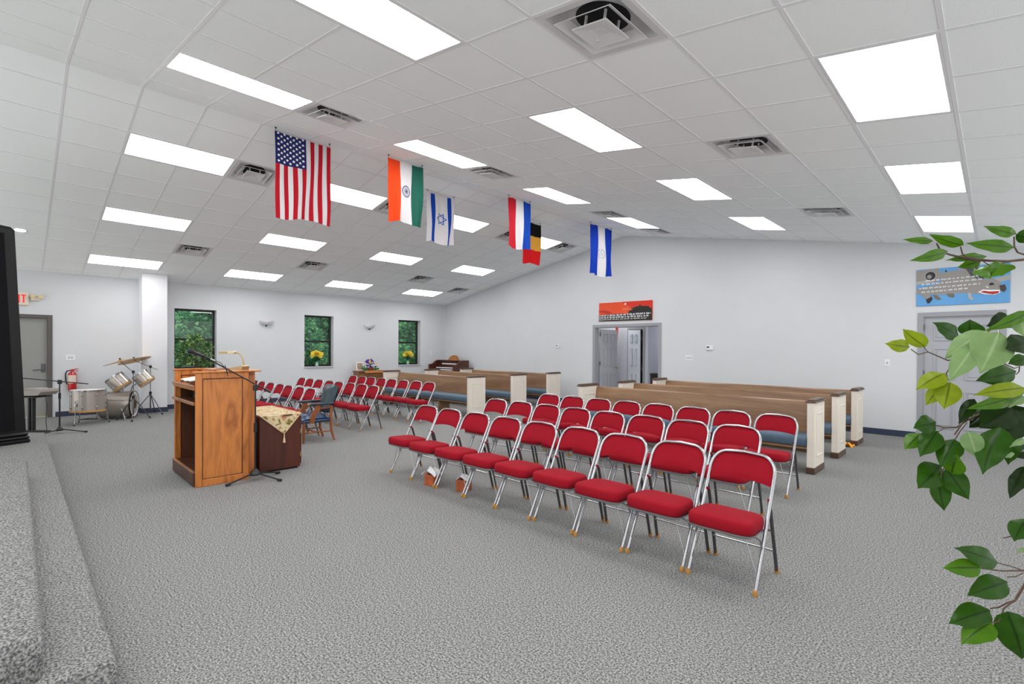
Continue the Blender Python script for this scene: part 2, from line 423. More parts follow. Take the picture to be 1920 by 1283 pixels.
# six-panel door leaf, local: x 0..w, thickness along y, z up
def door_leaf(parent, wd, ht, m, x0=0, knob=None):
    lf = MB().cbox((x0, 0, .01), (x0+wd, .035, ht), .003).build('door_leaf', m, parent, 0)
    st = .11; cw = (wd-3*st)/2
    for z0, z1 in ((.20, .82), (1.0, 1.52), (1.64, 1.90)):
        for k in range(2):
            xa = x0+st+k*(cw+st); p = MB()
            for s in (-1, 1):
                yo = -.001 if s < 0 else .036
                # moulding ring and raised field
                t = .022
                ya, yb = (yo-.013, yo+.003) if s < 0 else (yo-.003, yo+.013)
                p.cbox((xa, ya, z0), (xa+t, yb, z1), .003); p.cbox((xa+cw-t, ya, z0), (xa+cw, yb, z1), .003)
                p.cbox((xa+t, ya, z0), (xa+cw-t, yb, z0+t), .003); p.cbox((xa+t, ya, z1-t), (xa+cw-t, yb, z1), .003)
                p.cbox((xa+.05, ya+.004, z0+.05), (xa+cw-.05, yb-.004, z1-.05), .008)
            p.build('panel', m, lf, 0)
    if knob:
        for s in (-1, 1):
            yk = -.03 if s < 0 else .065
            MB().lathe([(.012, -.03), (.012, 0), (.027, .012), (.03, .028), (.02, .042), (0.001, .045)], 14, X=RX(PI/2*(1 if s < 0 else -1)), c=(x0+knob, yk+.012*s*-1, .97)).build('door_knob', BRASS, lf)
    return lf
def door_frame(parent, x0, x1, top, m, face_w=.065, d=.16):
    f = MB()
    for s in (-1, 1):
        ya, yb = (-.018, .0) if s < 0 else (d-.02, d-.002)
        f.cbox((x0-face_w, ya, 0), (x0+.012, yb, top+face_w), .004); f.cbox((x1-.012, ya, 0), (x1+face_w, yb, top+face_w), .004); f.cbox((x0+.012, ya, top-.012), (x1-.012, yb, top+face_w), .004)
    f.cbox((x0-.001, 0, 0), (x0+.02, d-.02, top), .003); f.cbox((x1-.02, 0, 0), (x1+.001, d-.02, top), .003); f.cbox((x0, 0, top-.02), (x1, d-.02, top+.001), .003)
    return f.build('door_frame', m, parent, 0)
d1 = bpy.data.objects.new('door_1', None); COL.objects.link(d1); d1.location = (XW, .156, 0); d1.rotation_euler = (0, 0, PI/2); struct(d1)
f = MB()   # exit door: local x runs towards +y of the room, y into the wall
for a, b in (((-.075, -.02, 0), (0, .10, 2.10)), ((-1.256, -.02, 0), (-1.18, .10, 2.10)), ((-1.18, -.02, 2.03), (-.075, .10, 2.10))): f.cbox(a, b, .004)
f.build('door_frame', DARKFRAME, d1, 0)
lf = MB().cbox((-1.18, .055, .012), (-.075, .10, 2.03), .003).build('door_leaf', STEELDOOR, d1, 0)
MB().cbox((-.17, .045, .93), (-.105, .056, 1.10), .004).build('escutcheon', DKCHROME, lf, 0)
MB().tube([(-.135, .05, .985), (-.135, .0, .985), (-.16, -.012, .985), (-.29, -.012, .975)], .011, 8).build('lever_handle', DKCHROME, lf)
MB().cbox((-.9, .0, 1.93), (-.55, .05, 1.985), .006).build('door_closer', DKCHROME, lf, 0)
MB().cbox((-1.18, .0, 0), (-.075, .06, .03), .004).build('threshold', mat('alu_threshold', (190, 182, 165), .4, metal=.5), d1, 0)
d3 = bpy.data.objects.new('door_3', None); COL.objects.link(d3); d3.location = (0, YG, 0); struct(d3)
door_frame(d3, D3[0], D3[1], D3[2], GREYTRIM)
e = bpy.data.objects.new('door_set', None)
door_leaf(d3, D3[1]-D3[0]-.05, 2.02, GREYDOOR, D3[0]+.025, knob=.83).location = (0, .03, 0)
hg = MB()
for z in (.25, 1.05, 1.82): hg.cbox((D3[0]+.012, -.024, z), (D3[0]+.03, .032, z+.09), .002)
hg.build('hinge', DKCHROME, d3, 0)
d2 = bpy.data.objects.new('door_2', None); COL.objects.link(d2); d2.location = (0, YG, 0); struct(d2)
door_frame(d2, D2[0], D2[1], D2[2], GREYTRIM)
L2 = bpy.data.objects.new('door_4', None); COL.objects.link(L2); L2.location = (-.80, YG+.17, 0); L2.rotation_euler = (0, 0, PI/2); struct(L2)
door_leaf(L2, .80, 2.0, GREYDOOR, 0, knob=.73)
hg = MB()
for z in (.25, 1.05, 1.82): hg.cbox((-.035, -.01, z), (.0, .012, z+.1), .002)
hg.build('hinge', DKCHROME, L2, 0)
# hall beyond the double door
hf = MB(); hf.box((-3.2, YG+.12, -.2), (3.2, 15.2, 0)); struct(hf.build('floor', CARPET, smooth=0))
HALL = mat('hall_paint', (196, 197, 206), .85, spec=.2)
hw = MB(); yh = 11.6
hw.box((-3.2, yh, 0), (-.63, yh+.12, 2.6)); hw.box((-.63, yh, 2.03), (-.19, yh+.12, 2.6)); hw.box((-.19, yh, 0), (-.05, yh+.12, 2.6)); hw.box((-.05, yh, 2.35), (3.2, yh+.12, 2.6))
hw.box((-3.2, YG+.14, 0), (-3.08, yh, 2.6)); hw.box((.55, yh, 0), (.67, 15.2, 2.6)); hw.box((-.17, yh+.12, 0), (-.05, 15.2, 2.6)); hw.box((-.17, 15.08, 0), (.67, 15.2, 2.6))
hw.box((-3.2, 13.0, 0), (-.17, 13.1, 2.6)); hw.box((-3.2, yh+.12, 0), (-3.08, 13.0, 2.6))
struct(hw.build('wall_hall', HALL, smooth=0))
for nm, p, e_, sz in (('hall_fill', (-1.0, 10.98, 2.55), 13, .9), ('corridor_fill', (.25, 13.2, 2.5), 20, .4)):  # unseen area lights added to brighten the hall and corridor
    ld = bpy.data.lights.new(nm, 'AREA'); ld.energy = e_; ld.size = sz; lo = bpy.data.objects.new(nm, ld); COL.objects.link(lo); lo.location = p
struct(MB().box((-3.2, YG+.14, 2.6), (3.2, 15.2, 2.68)).build('ceiling', TILE, smooth=0))
d5 = bpy.data.objects.new('door_5', None); COL.objects.link(d5); d5.location = (0, yh, 0); struct(d5)
door_frame(d5, -.63, -.19, 2.03, GREYTRIM, .05, .14)
L5 = bpy.data.objects.new('door_6', None); COL.objects.link(L5); L5.location = (-.645, yh-.03, 0); L5.rotation_euler = (0, 0, -.12); struct(L5)
door_leaf(L5, .40, 2.0, PALEDOOR, 0)
hg = MB()
for z in (.9, 1.72): hg.cbox((-.24, yh-.024, z), (-.215, yh-.018, z+.1), .001)
o = hg.build('strike', DKCHROME, d5, 0); o.location = (0, -yh, 0)
t = MB()
t.sheet(lambda u, v: (-.63+.1*u*(1-v*.75), yh-.02-.01*math.sin(u*6), 2.3-.95*v), 6, 12, .004)
# narrow red drape pinned high beside the open hall door
tag(t.build('red_drape', mat('red_drape_cloth', (186, 58, 34), .8, trans=.2)), 'narrow red cloth strip hanging high beside the open hallway door', 'drape')
bpy.data.objects['red_drape'].location = (-.30, -.20, -.10)
b = thing('waste_bin', 'tall black waste bin standing just inside the open double door', 'bin', (.53, 10.95, 0))
MB().lathe([(.10, 0), (.11, .01), (.135, .82), (.14, .84), (.125, .84), (.10, .02)], 20).build('bin_body', RUBBER, b)
MB().lathe([(.143, .83), (.147, .86), (.13, .87)], 20, cap=False).build('rim', RUBBER, b)
# stage
st = MB()
st.cbox((-3.43, YB, 0), (4.09, -.062, .18), .02)
struct(st.build('stage', CARPET, smooth=60))
struct(MB().cbox((-.03, YB, .17), (4.05, -.283, .36), .02).build('stage_step', CARPET, smooth=60))
# outside
struct(MB().box((-40, -20, -.4), (XW-.3, 40, -.3)).build('ground', mat('grass_ground', (84, 110, 60), .95, noise=6, amount=.4), smooth=0))
def leaves(n, fn, size, seed):
    rnd = random.Random(seed); V = []; Fc = []; MI = []
    for k in range(n):
        p = Vector(fn(rnd)); d = Vector((rnd.gauss(0, 1), rnd.gauss(0, 1), rnd.gauss(0, .6))).normalized()
        e_ = d.cross(Vector((rnd.gauss(0, 1), rnd.gauss(0, 1), rnd.gauss(0, 1)))).normalized(); s = size*rnd.uniform(.6, 1.3)
        o_ = len(V); nn = d.cross(e_)*s*.15
        V += [p, p+d*s*.5+e_*s*.3+nn, p+d*s, p+d*s*.5-e_*s*.3+nn]; Fc += [(o_, o_+1, o_+2), (o_, o_+2, o_+3)]; c = rnd.randrange(3); MI += [c, c]
    m = MB(); m.add(V, Fc); m.mi = MI; return m
TL = [mat('tree_leaf_a', (110, 178, 134), .6, trans=.45), mat('tree_leaf_b', (176, 224, 172), .6, trans=.45), mat('tree_leaf_c', (72, 134, 104), .6, trans=.4)]
def tree(x, y, r, zc, seed, label):
    t = thing('leafy_tree', label, 'tree', (x, y, -.3), group='trees outside the windows')
    cl = []
    rn = random.Random(seed)
    for k in range(18): cl.append((Vector((rn.uniform(-.6, .6)*r, rn.uniform(-.6, .6)*r, zc+rn.uniform(-.9, .9)*r)), r*rn.uniform(.3, .45)))
    def fn(rd):
        c, q = rd.choice(cl); v = Vector((rd.gauss(0, 1), rd.gauss(0, 1), rd.gauss(0, 1))).normalized(); return c+v*q*rd.uniform(.75, 1.05)
    c = leaves(9000, fn, .16, seed).build('crown', TL, t, 0); c['kind'] = 'stuff'
    MB().tube([(0, 0, 0), (.05, .03, zc*.5), (0, .1, zc)], .12, 8, r2=.05).build('trunk', BARK, t)
for k, (x, y, r, zc, lb) in enumerate([(-11.3, 3.9, 1.4, 2.3, 'dark leafy tree filling the left window, right behind the potted ficus'), (-12.0, 7.0, 1.4, 2.0, 'leafy tree filling the left half of the middle window'), (-11.6, 10.05, 1.4, 2.2, 'sunlit leafy tree filling the middle window, behind the yellow bouquet'), (-12.0, 13.1, 1.4, 2.2, 'dense leafy tree left in the window nearest the organ'), (-11.8, 16.2, 1.4, 2.2, 'dense leafy tree filling the window nearest the organ')]):
    tree(x, y, r, zc, 11+k, lb)
hd = thing('hedge', 'tall dense hedge running behind the trees outside all three windows', 'hedge', (-15.9, 9, -.3))
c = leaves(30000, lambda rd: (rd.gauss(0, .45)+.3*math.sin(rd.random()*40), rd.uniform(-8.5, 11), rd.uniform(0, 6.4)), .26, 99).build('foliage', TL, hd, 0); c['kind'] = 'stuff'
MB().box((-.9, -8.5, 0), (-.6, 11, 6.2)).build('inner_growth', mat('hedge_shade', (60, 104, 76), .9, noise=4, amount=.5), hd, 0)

# ================================================================== CEILING FITTINGS
ROWN = {2: 'row nearest ridge', 6: 'middle row', 10: 'lowest row'}
COLN = {13: 'nearest far wall', 9: 'second from far wall', 5: 'third from far wall', 1: 'fourth from far wall', -3: 'fifth from far wall'}
def cloc(side, d, y, h=0):
    a = AL if side < 0 else AR
    return (side*d*math.cos(a)+h*side*math.sin(a), y, ZR-d*math.sin(a)+h*math.cos(a))
fr = MB(); hx, hy = T/2-.0125, T-.0125; t_ = .02
for a, b in (((-hx, -hy, 0), (-hx+t_, hy, .05)), ((hx-t_, -hy, 0), (hx, hy, .05)), ((-hx+t_, -hy, 0), (hx-t_, -hy+t_, .05)), ((-hx+t_, hy-t_, 0), (hx-t_, hy, .05))): fr.cbox(a, b, .003)
FRM = fr.mesh('light_frame', WHITE, 0)
DFM = MB().box((-hx+t_-.001, -hy+t_-.001, .006), (hx-t_+.001, hy-t_+.001, .014)).mesh('diffuser', DIFF, 0)
HSM = MB().box((-hx+.002, -hy+.002, .05), (hx-.002, hy-.002, .085)).mesh('housing', WHITE, 0)
for side in (-1, 1):
    a = AL if side < 0 else AR; o = OL if side < 0 else OR_
    for (i, j) in LIGHTS[side]:
        L = thing('ceiling_light', 'white ceiling light panel, %s slope, %s, %s' % ('left' if side < 0 else 'right', ROWN[i], COLN[j]), 'ceiling light', cloc(side, o+(i-.5)*T, (j+1)*T, .0005), (0, side*a, 0), 'lit ceiling panels')
        put('light_frame', FRM, L); put('diffuser', DFM, L); put('housing', HSM, L)
# diffuser vents
def ring(z_in, z_out, r_in, r_out, th=.004):
    m = MB(); P = []
    for r, z in ((r_out, z_out), (r_in, z_in), (r_in, z_in+th), (r_out, z_out+th)):
        P += [(-r, -r, z), (r, -r, z), (r, r, z), (-r, r, z)]
    F = []
    for q in range(4):
        for k in range(4): F.append((q*4+k, q*4+(k+1) % 4, ((q+1) % 4)*4+(k+1) % 4, ((q+1) % 4)*4+k))
    m.add(P, F); return m
h_ = T/2-.0125
VF = ring(.004, .0, .245, h_, .006).mesh('flange', VENT, 0)
V1 = ring(.020, -.022, .140, .205).mesh('louver', VENT, 0)
vc = MB(); vc.add([(-.125, -.125, -.034), (.125, -.125, -.034), (.125, .125, -.034), (-.125, .125, -.034), (-.04, -.04, -.012), (.04, -.04, -.012), (.04, .04, -.012), (-.04, .04, -.012)], [(0, 4, 5, 1), (1, 5, 6, 2), (2, 6, 7, 3), (3, 7, 4, 0), (4, 7, 6, 5)])
vc.add([(-.125, -.125, -.034), (.125, -.125, -.034), (.125, .125, -.034), (-.125, .125, -.034), (-.125, -.125, -.026), (.125, -.125, -.026), (.125, .125, -.026), (-.125, .125, -.026)], [(0, 1, 5, 4), (1, 2, 6, 5), (2, 3, 7, 6), (3, 0, 4, 7)])
for q in ((-.07, -.07), (.07, -.07), (.07, .07), (-.07, .07)): vc.box((q[0]-.006, q[1]-.006, -.026), (q[0]+.006, q[1]+.006, .06))
VC = vc.mesh('core', VENT, 0)
vd = MB(); vd.add([(-.247, -.247, .006), (.247, -.247, .006), (.247, .247, .006), (-.247, .247, .006), (-.225, -.225, .062), (.225, -.225, .062), (.225, .225, .062), (-.225, .225, .062)], [(0, 1, 5, 4), (1, 2, 6, 5), (2, 3, 7, 6), (3, 0, 4, 7), (4, 5, 6, 7)])
VD = vd.mesh('duct', VENT, 0)
VH = MB().lathe([(.001, .058), (.165, .058), (.165, .066)], 28).mesh('duct_mouth', BLACK, 0)
VNAME = {(-1, 2, 3): 'left slope, beside the stars and stripes flag', (-1, 2, 7): 'left slope, behind the orange white green flag', (-1, 2, 12): 'left slope, behind the red white blue flag', (-1, 2, 15): 'left slope, beside the black yellow red flag', (-1, 8, 3): 'lower left slope, fourth from the far wall', (-1, 8, 7): 'lower left slope, third from the far wall', (-1, 8, 12): 'lower left slope, second from the far wall', (-1, 9, 15): 'lower left slope, in the far corner', (1, 2, 3): 'right of ridge, above the stars and stripes flag', (1, 2, 7): 'right of ridge, third from the far wall', (1, 2, 12): 'right of ridge, above the two blue stripes flag', (1, 2, 15): 'right of ridge, nearest the far wall', (1, 8, 3): 'right slope, the largest, at the top edge', (1, 8, 7): 'right slope, middle of the outer row', (1, 8, 12): 'right slope, outer row, nearest far wall'}
for side in (-1, 1):
    a = AL if side < 0 else AR; o = OL if side < 0 else OR_
    for (i, j) in VENTS[side]:
        V = thing('ceiling_vent', 'square white ceiling vent, '+VNAME[(side, i, j)], 'vent', cloc(side, o+(i-.5)*T, (j+.5)*T, 0), (0, side*a, 0), 'square ceiling vents')
        put('flange', VF, V); put('louver', V1, V); put('core', VC, V, (0, 0, -.004)); put('duct', VD, V); put('duct_mouth', VH, V)
# round downlight near the exit
dl = thing('downlight', 'small round lit downlight in the left slope above the exit sign', 'ceiling light', cloc(-1, OL+7.62*T, -.32, .003), (0, -AL, 0))
MB().lathe([(.095, .0), (.10, -.004), (.075, -.006), (.07, .0)], 24, cap=False).build('trim_ring', WHITE, dl)
MB().lathe([(.001, -.001), (.072, -.001), (.072, .003)], 24).build('lens', DIFF, dl)

# ================================================================== FLAGS
def clothmat(n, rgb): return mat('flag_'+n, rgb, .75, spec=.2, trans=.42, noise=300, amount=.04)
F_RED, F_WHITE, F_NAVY = clothmat('red', (196, 30, 48)), clothmat('white', (226, 224, 226)), clothmat('navy', (40, 48, 112))
F_ORANGE, F_GREEN, F_BLUE, F_SKY = clothmat('orange', (240, 84, 34)), clothmat('green', (40, 108, 92)), clothmat('blue', (26, 78, 184)), clothmat('royal', (22, 66, 186))
F_BLACK, F_GOLD, F_RED2, F_DRED = clothmat('black', (22, 18, 20)), clothmat('gold', (232, 186, 82)), clothmat('scarlet', (222, 34, 38)), clothmat('crimson', (206, 38, 54))
PRINT_NAVY = mat('print_navy', (52, 66, 112), .8); PRINT_BLUE = mat('print_blue', (34, 92, 176), .8); PRINT_WHITE = mat('print_white', (240, 240, 244), .8); PRINT_GREY = mat('print_grey', (122, 132, 158), .8)
class Flag:
    def __init__(s, name, label, x, y0, y1, zt, zb, amp, phase, mats, mf, nu=52, nv=40, taper=.03):
        s.W, s.H = y1-y0, zt-zb; s.amp, s.ph, s.tp = amp, phase, taper
        s.root = thing('hanging_flag', label, 'flag', (x, y0, zt), group='flags hung along the ridge')
        m = MB(); m.sheet(s.P, nu, nv, .003, mf=mf)
        s.cloth = m.build('cloth', mats, s.root, 60)
        h = MB().box((-.003, 0, -.004), (.006, s.W, .0)); h.box((-.002, 0, -.022), (.0045, s.W, -.004)); h.build('header_tape', F_WHITE, s.root, 0)
        ze = ZR-abs(x)*math.tan(AL if x < 0 else AR)-zt
        for yy in (.015, s.W-.015):
            c = MB().tube([(.001, yy, -.012), (.001, yy, ze*.5), (.0, yy, ze+.012)], .004, 6); c.lathe([(.012, ze-.008), (.009, ze+.004), (.0, ze+.006)], 8, c=(0, yy, 0))
            c.build('hook', BLACK, s.root)
    def P(s, u, v):
        k = s.amp*v**.7
        yy = s.W*(u+ s.tp*v*(.5-u)*1.2) + k*.5*math.sin(v*6+u*9+s.ph)
        xx = k*(math.sin(u*13+s.ph+v*2.2)+.5*math.sin(u*23-v*3+s.ph*2))+.01*math.sin(v*PI)
        zz = -s.H*v*(1+.02*math.sin(u*7+s.ph)*v)+.01*(u-.5)*v
        return Vector((xx, yy, zz))
    def on(s, u, v, h=.006):
        e = .004; p = s.P(u, v); a = s.P(u+e, v)-s.P(u-e, v); b = s.P(u, v+e)-s.P(u, v-e); n = a.cross(b).normalized()
        if n.x < 0: n = -n
        return p+n*h
    def poly(s, m, pts, h=.006):      # a flat print following the cloth: fan about its centre
        c = (sum(p[0] for p in pts)/len(pts), sum(p[1] for p in pts)/len(pts)); n = len(pts)
        m.add([s.on(*c, h)]+[s.on(*p, h) for p in pts], [(0, i+1, (i+1) % n+1) for i in range(n)])
    def strip(s, m, pts, wd, closed=False, h=.007):
        n = len(pts); V = []; Fc = []
        for i in range(n):
            a = pts[(i-1) % n] if (closed or i) else pts[i]; b = pts[(i+1) % n] if (closed or i < n-1) else pts[i]
            dx, dy = (b[0]-a[0])*s.W, (b[1]-a[1])*s.H; l = math.hypot(dx, dy) or 1; nx, ny = -dy/l*wd/2, dx/l*wd/2
            V += [s.on(pts[i][0]+nx/s.W, pts[i][1]+ny/s.H, h), s.on(pts[i][0]-nx/s.W, pts[i][1]-ny/s.H, h)]
        for i in range(n if closed else n-1):
            j = (i+1) % n; Fc.append((2*i, 2*i+1, 2*j+1, 2*j))
        m.add(V, Fc)
def us(u, v):
    if u < 7/13 and v < .385: return 2
    return 0 if int((1-u)*13) % 2 == 0 else 1
fl = Flag('us', 'flag with white stars on navy and red and white stripes, hung vertically', .05, 1.96, 2.70, 4.25, 3.15, .018, .6, [F_RED, F_WHITE, F_NAVY], us, 52, 52)
s_ = MB()
for r in range(11):
    for c in range(9):
        if (r+c) % 2: continue
        cu = (c+1)/10*7/13; cv = (r+1)/12*.385
        fl.poly(s_, [(cu+math.sin(k*PI/5)*(.021 if k % 2 == 0 else .009)/fl.W, cv-math.cos(k*PI/5)*(.021 if k % 2 == 0 else .009)/fl.H) for k in range(10)])
s_.build('stars', PRINT_WHITE, fl.root, 0)
fl = Flag('in', 'orange, white and green striped flag with a navy wheel, hung vertically', .49, 3.33, 3.93, 4.18, 3.28, .022, 2.1, [F_ORANGE, F_WHITE, F_GREEN], lambda u, v: min(2, int(u*3)), 42, 34)
m = MB(); ce_ = (.5, .49); R_ = .078
circ = lambda r, n=36: [(ce_[0]+r*math.cos(2*PI*i/n)/fl.W, ce_[1]+r*math.sin(2*PI*i/n)/fl.H) for i in range(n)]
fl.strip(m, circ(R_), .012, True); fl.poly(m, circ(.014, 12))
for k in range(24):
    g = 2*PI*k/24; fl.strip(m, [(ce_[0]+math.cos(g)*q/fl.W, ce_[1]+math.sin(g)*q/fl.H) for q in (.012, .04, .073)], .003)
m.build('wheel_emblem', PRINT_NAVY, fl.root, 0)
fl = Flag('il', 'white flag with two blue stripes and a blue six-pointed star', -.40, 4.63, 5.24, 4.195, 3.32, .024, 3.6, [F_WHITE, F_BLUE], lambda u, v: 1 if (.13 < u < .27 or .73 < u < .87) and v > .03 else 0, 44, 34)
m = MB()
for q in (0, PI):
    tri = []
    P3 = [(.5+.105*math.cos(q+2*PI*k/3)/fl.W, .5+.105*math.sin(q+2*PI*k/3)/fl.H) for k in range(3)]
    for k in range(3):
        a, b = P3[k], P3[(k+1) % 3]; fl.strip(m, [(a[0]+(b[0]-a[0])*t/6, a[1]+(b[1]-a[1])*t/6) for t in range(7)], .014)
m.build('star_emblem', PRINT_BLUE, fl.root, 0)
Flag('nl', 'red, white and blue flag of three plain upright stripes', .42, 5.80, 6.385, 4.19, 3.29, .02, 5.0, [F_DRED, F_WHITE, F_BLUE], lambda u, v: min(2, int(u*3)), 42, 30)
Flag('be', 'black, yellow and red flag half hidden behind the red white blue one', -.48, 7.12, 7.70, 4.18, 3.29, .02, 1.4, [F_BLACK, F_GOLD, F_RED2], lambda u, v: min(2, int(v*3)), 36, 42)
fl = Flag('sv', 'blue, white, blue flag with a pale round emblem, nearest the far wall', .36, 8.36, 9.19, 4.20, 3.10, .03, 4.2, [F_SKY, F_WHITE], lambda u, v: 1 if 1/3 < u < 2/3 else 0, 54, 36)
m = MB(); ce_ = (.5, .55)
fl.strip(m, [(ce_[0]+.085*math.cos(2*PI*i/30)/fl.W, ce_[1]+.085*math.sin(2*PI*i/30)/fl.H) for i in range(30)], .007, True)
P3 = [(.5+.05*math.cos(2*PI*k/3-PI/2)/fl.W, .55+.05*math.sin(2*PI*k/3-PI/2)/fl.H) for k in range(3)]
for k in range(3): fl.strip(m, [P3[k], P3[(k+1) % 3]], .006)
for sg in (-1, 1): fl.strip(m, [(.5+sg*(.03+.07*math.sin(t*PI/8))/fl.W, .55+(.12-.23*t/8)/fl.H) for t in range(9)], .006)
m.build('round_emblem', PRINT_GREY, fl.root, 0)

# ================================================================== WALL ITEMS
def plate(label, loc, rot, wd, ht, kind, name='switch_plate'):
    """local: x right, y out of the wall (-y), z up"""
    p = thing(name, label, 'wall plate', loc, rot)
    MB().cbox((-wd/2, -.008, -ht/2), (wd/2, 0, ht/2), .003).build('plate', PLASTW, p, 0)
    n = max(1, round(wd/.046)-0) if kind != 'outlet' else 1
    n = {'1': 1, '2': 2, '3': 3}.get(kind, 1)
    for k in range(n):
        xx = (k-(n-1)/2)*.046
        MB().cbox((xx-.011, -.016, -.02), (xx+.011, -.006, .02), .003, X=None).build('toggle', mat('switch_grey', (176, 177, 182), .4), p, 0)
    return p
RL = (0, 0, PI/2)       # wall_left faces +x: local -y points to +x
plate('white double switch plate above the red fire extinguisher', (XW, .432, 1.225), RL, .155, .125, '2')
plate('white switch plate on the window wall beside the far corner', (XW, 9.63, 1.31), RL, .08, .125, '1')
plate('white triple switch plate on the gable wall right of the double door', (1.70, YG, 1.285), (0, 0, 0), .165, .125, '3')
plate('white single switch plate left of the grey door under the plane picture', (5.275, YG, 1.262), (0, 0, 0), .075, .12, '1')
for lb, x, z, wd in (('small white thermostat left of the double door', -2.10, 1.55, .12), ('white thermostat right of the double door', 2.17, 1.515, .155)):
    t = thing('thermostat', lb, 'thermostat', (x, YG, z))
    MB().cbox((-wd/2, -.03, -.05), (wd/2, 0, .05), .008).build('case', PLASTW, t, 0)
    MB().cbox((-wd/2+.02, -.033, -.005), (-.0, -.029, .03), .002).build('display', mat('lcd_dark', (52, 56, 58), .3), t, 0)
for lb, y, z in (('white bowl wall sconce between the left and middle windows', 4.30, 2.13), ('white bowl wall sconce between the middle and far windows', 7.31, 2.14)):
    s = thing('wall_sconce', lb, 'wall lamp', (XW, y, z), group='bowl sconces on the window wall')
    m = MB(); m.sheet(lambda u, v: ((.01+.15*math.sin(u*PI))*(.25+.75*math.sin(v*PI/2)), -math.cos(u*PI)*.175*(.15+.85*math.sin(v*PI/2)), -.075+.125*(1-math.cos(v*PI/2))), 20, 8, .005)
    m.build('bowl_shade', mat('frosted_bowl', (236, 236, 240), .5, trans=.3), s, 60)
    MB().lathe([(.001, -.115), (.014, -.105), (.018, -.09), (.03, -.074), (.03, -.066)], 14, c=(.02, 0, 0)).build('finial', mat('bronze_dark', (42, 36, 32), .4, metal=.6), s)
    MB().cbox((0, -.05, -.085), (.02, .05, .03), .004).build('back_plate', WHITE, s, 0)
# exit sign and emergency lamps
ex = thing('exit_sign', 'white exit sign with red letters above the dark door', 'exit sign', (XW, -.36, 2.405), RL)
MB().cbox((-.17, -.045, -.13), (.17, 0, .13), .01).build('case', mat('ivory_plastic', (224, 214, 196), .5), ex, 0)
RLET = mat('exit_red', (222, 36, 40), .5, emit=.6)
def glyph(name, bars, x):
    m = MB()
    for (x0, z0, x1, z1) in bars:
        L_ = math.hypot(x1-x0, z1-z0); ang = math.atan2(z1-z0, x1-x0)
        m.box((-.011, -.0485, -.011), (L_+.011, -.044, .011), X=TR(x+x0, 0, z0) @ RY(-ang))
    m.build(name, RLET, ex, 0)
glyph('letter_e', [(0, -.07, 0, .07), (0, .07, .045, .07), (0, 0, .04, 0), (0, -.07, .045, -.07)], -.135)
glyph('letter_x', [(0, -.07, .05, .07), (0, .07, .05, -.07)], -.055)
glyph('letter_i', [(0, -.07, 0, .07)], .03)
glyph('letter_t', [(.025, -.07, .025, .07), (0, .07, .05, .07)], .07)
el = thing('emergency_light', 'ivory two-headed emergency light beside the exit sign', 'emergency light', (XW, -.085, 2.43), RL)
MB().cbox((-.075, -.05, -.05), (.065, 0, .05), .01).build('case', mat('ivory_plastic', (224, 214, 196), .5), el, 0)
for sx in (-.05, .07): MB().lathe([(.012, 0), (.035, .02), (.04, .05), (.0, .056)], 14, X=RX(PI/2), c=(sx, -.045, .03)).build('lamp_head', mat('ivory_lamp', (214, 196, 150), .4), el)
# fire extinguisher
fx = thing('fire_extinguisher', 'red fire extinguisher with pale label on the wall near the door', 'fire extinguisher', (XW+.085, .455, .53))
ER = mat('extinguisher_red', (188, 22, 30), .25, coat=.5)
MB().lathe([(.05, 0), (.068, .012), (.072, .03), (.072, .33), (.062, .365), (.035, .39), (.025, .41)], 24).build('cylinder', ER, fx)
MB().sheet(lambda u, v: (.0735*math.cos(-1.3+u*2.2), .0735*math.sin(-1.3+u*2.2), .16+.17*v), 12, 3, .0008).build('label', mat('label_cream', (226, 208, 192), .6), fx)
MB().lathe([(.022, .40), (.026, .42), (.024, .45), (.0, .455)], 12).tube([(0, 0, .44), (.05, .05, .46), (.075, .09, .455)], .009, 6).tube([(0, 0, .43), (.05, .045, .43), (.08, .085, .41)], .008, 6).build('valve_handle', mat('valve_red', (176, 52, 54), .4), fx)
MB().tube([(.0, -.02, .43), (0, -.08, .42), (.005, -.105, .36), (.005, -.10, .22), (.01, -.082, .14)], .011, 8).build('hose', RUBBER, fx)
MB().cbox((-.085, -.03, .25), (-.068, .03, .36), .003).build('bracket', DKCHROME, fx, 0)
# canvas above the double door: dark tank against a red sky, two rows of white lettering
def canvas(name, label, x0, x1, zl, zr, ht, base, loc_y, polys, rows, ink):
    cx = (x0+x1)/2; W = x1-x0
    c = thing(name, label, 'picture', (cx, loc_y, (zl+zr)/2), (0, -math.atan2(zr-zl, W), 0))
    MB().cbox((-W/2, -.022, -ht/2), (W/2, 0, ht/2), .003).build('board', base, c, 0)
    d = .0226
    for nm, pts, mt in polys:
        d += .0003; m = MB(); n = len(pts)
        m.add([(-W/2+p*W, -d, ht/2-q*ht) for p, q in pts], [tuple(range(n))]); m.build(nm, mt, c, 0)
    rnd = random.Random(len(label)); m = MB()
    for (xa, xb, q, hh, sl) in rows:
        x = xa
        while x < xb:
            wl_ = rnd.uniform(.02, .055)
            xx = x
            while xx < min(x+wl_, xb):
                lw = rnd.uniform(.007, .012); g = hh*rnd.uniform(.6, 1)
                q2 = q-sl*(xx-xa)
                m.add([(-W/2+xx*W, -d-.0005, ht/2-q2*ht), (-W/2+(xx+lw*.75)*W, -d-.0005, ht/2-q2*ht), (-W/2+(xx+lw*.75+.002)*W, -d-.0005, ht/2-(q2-g)*ht), (-W/2+(xx+.002)*W, -d-.0005, ht/2-(q2-g)*ht)], [(0, 1, 2, 3)])
                xx += lw*1.25
            x += wl_+.02
    m.build('lettering', ink, c, 0)
    return c
K = mat('canvas_black', (34, 32, 28), .7)
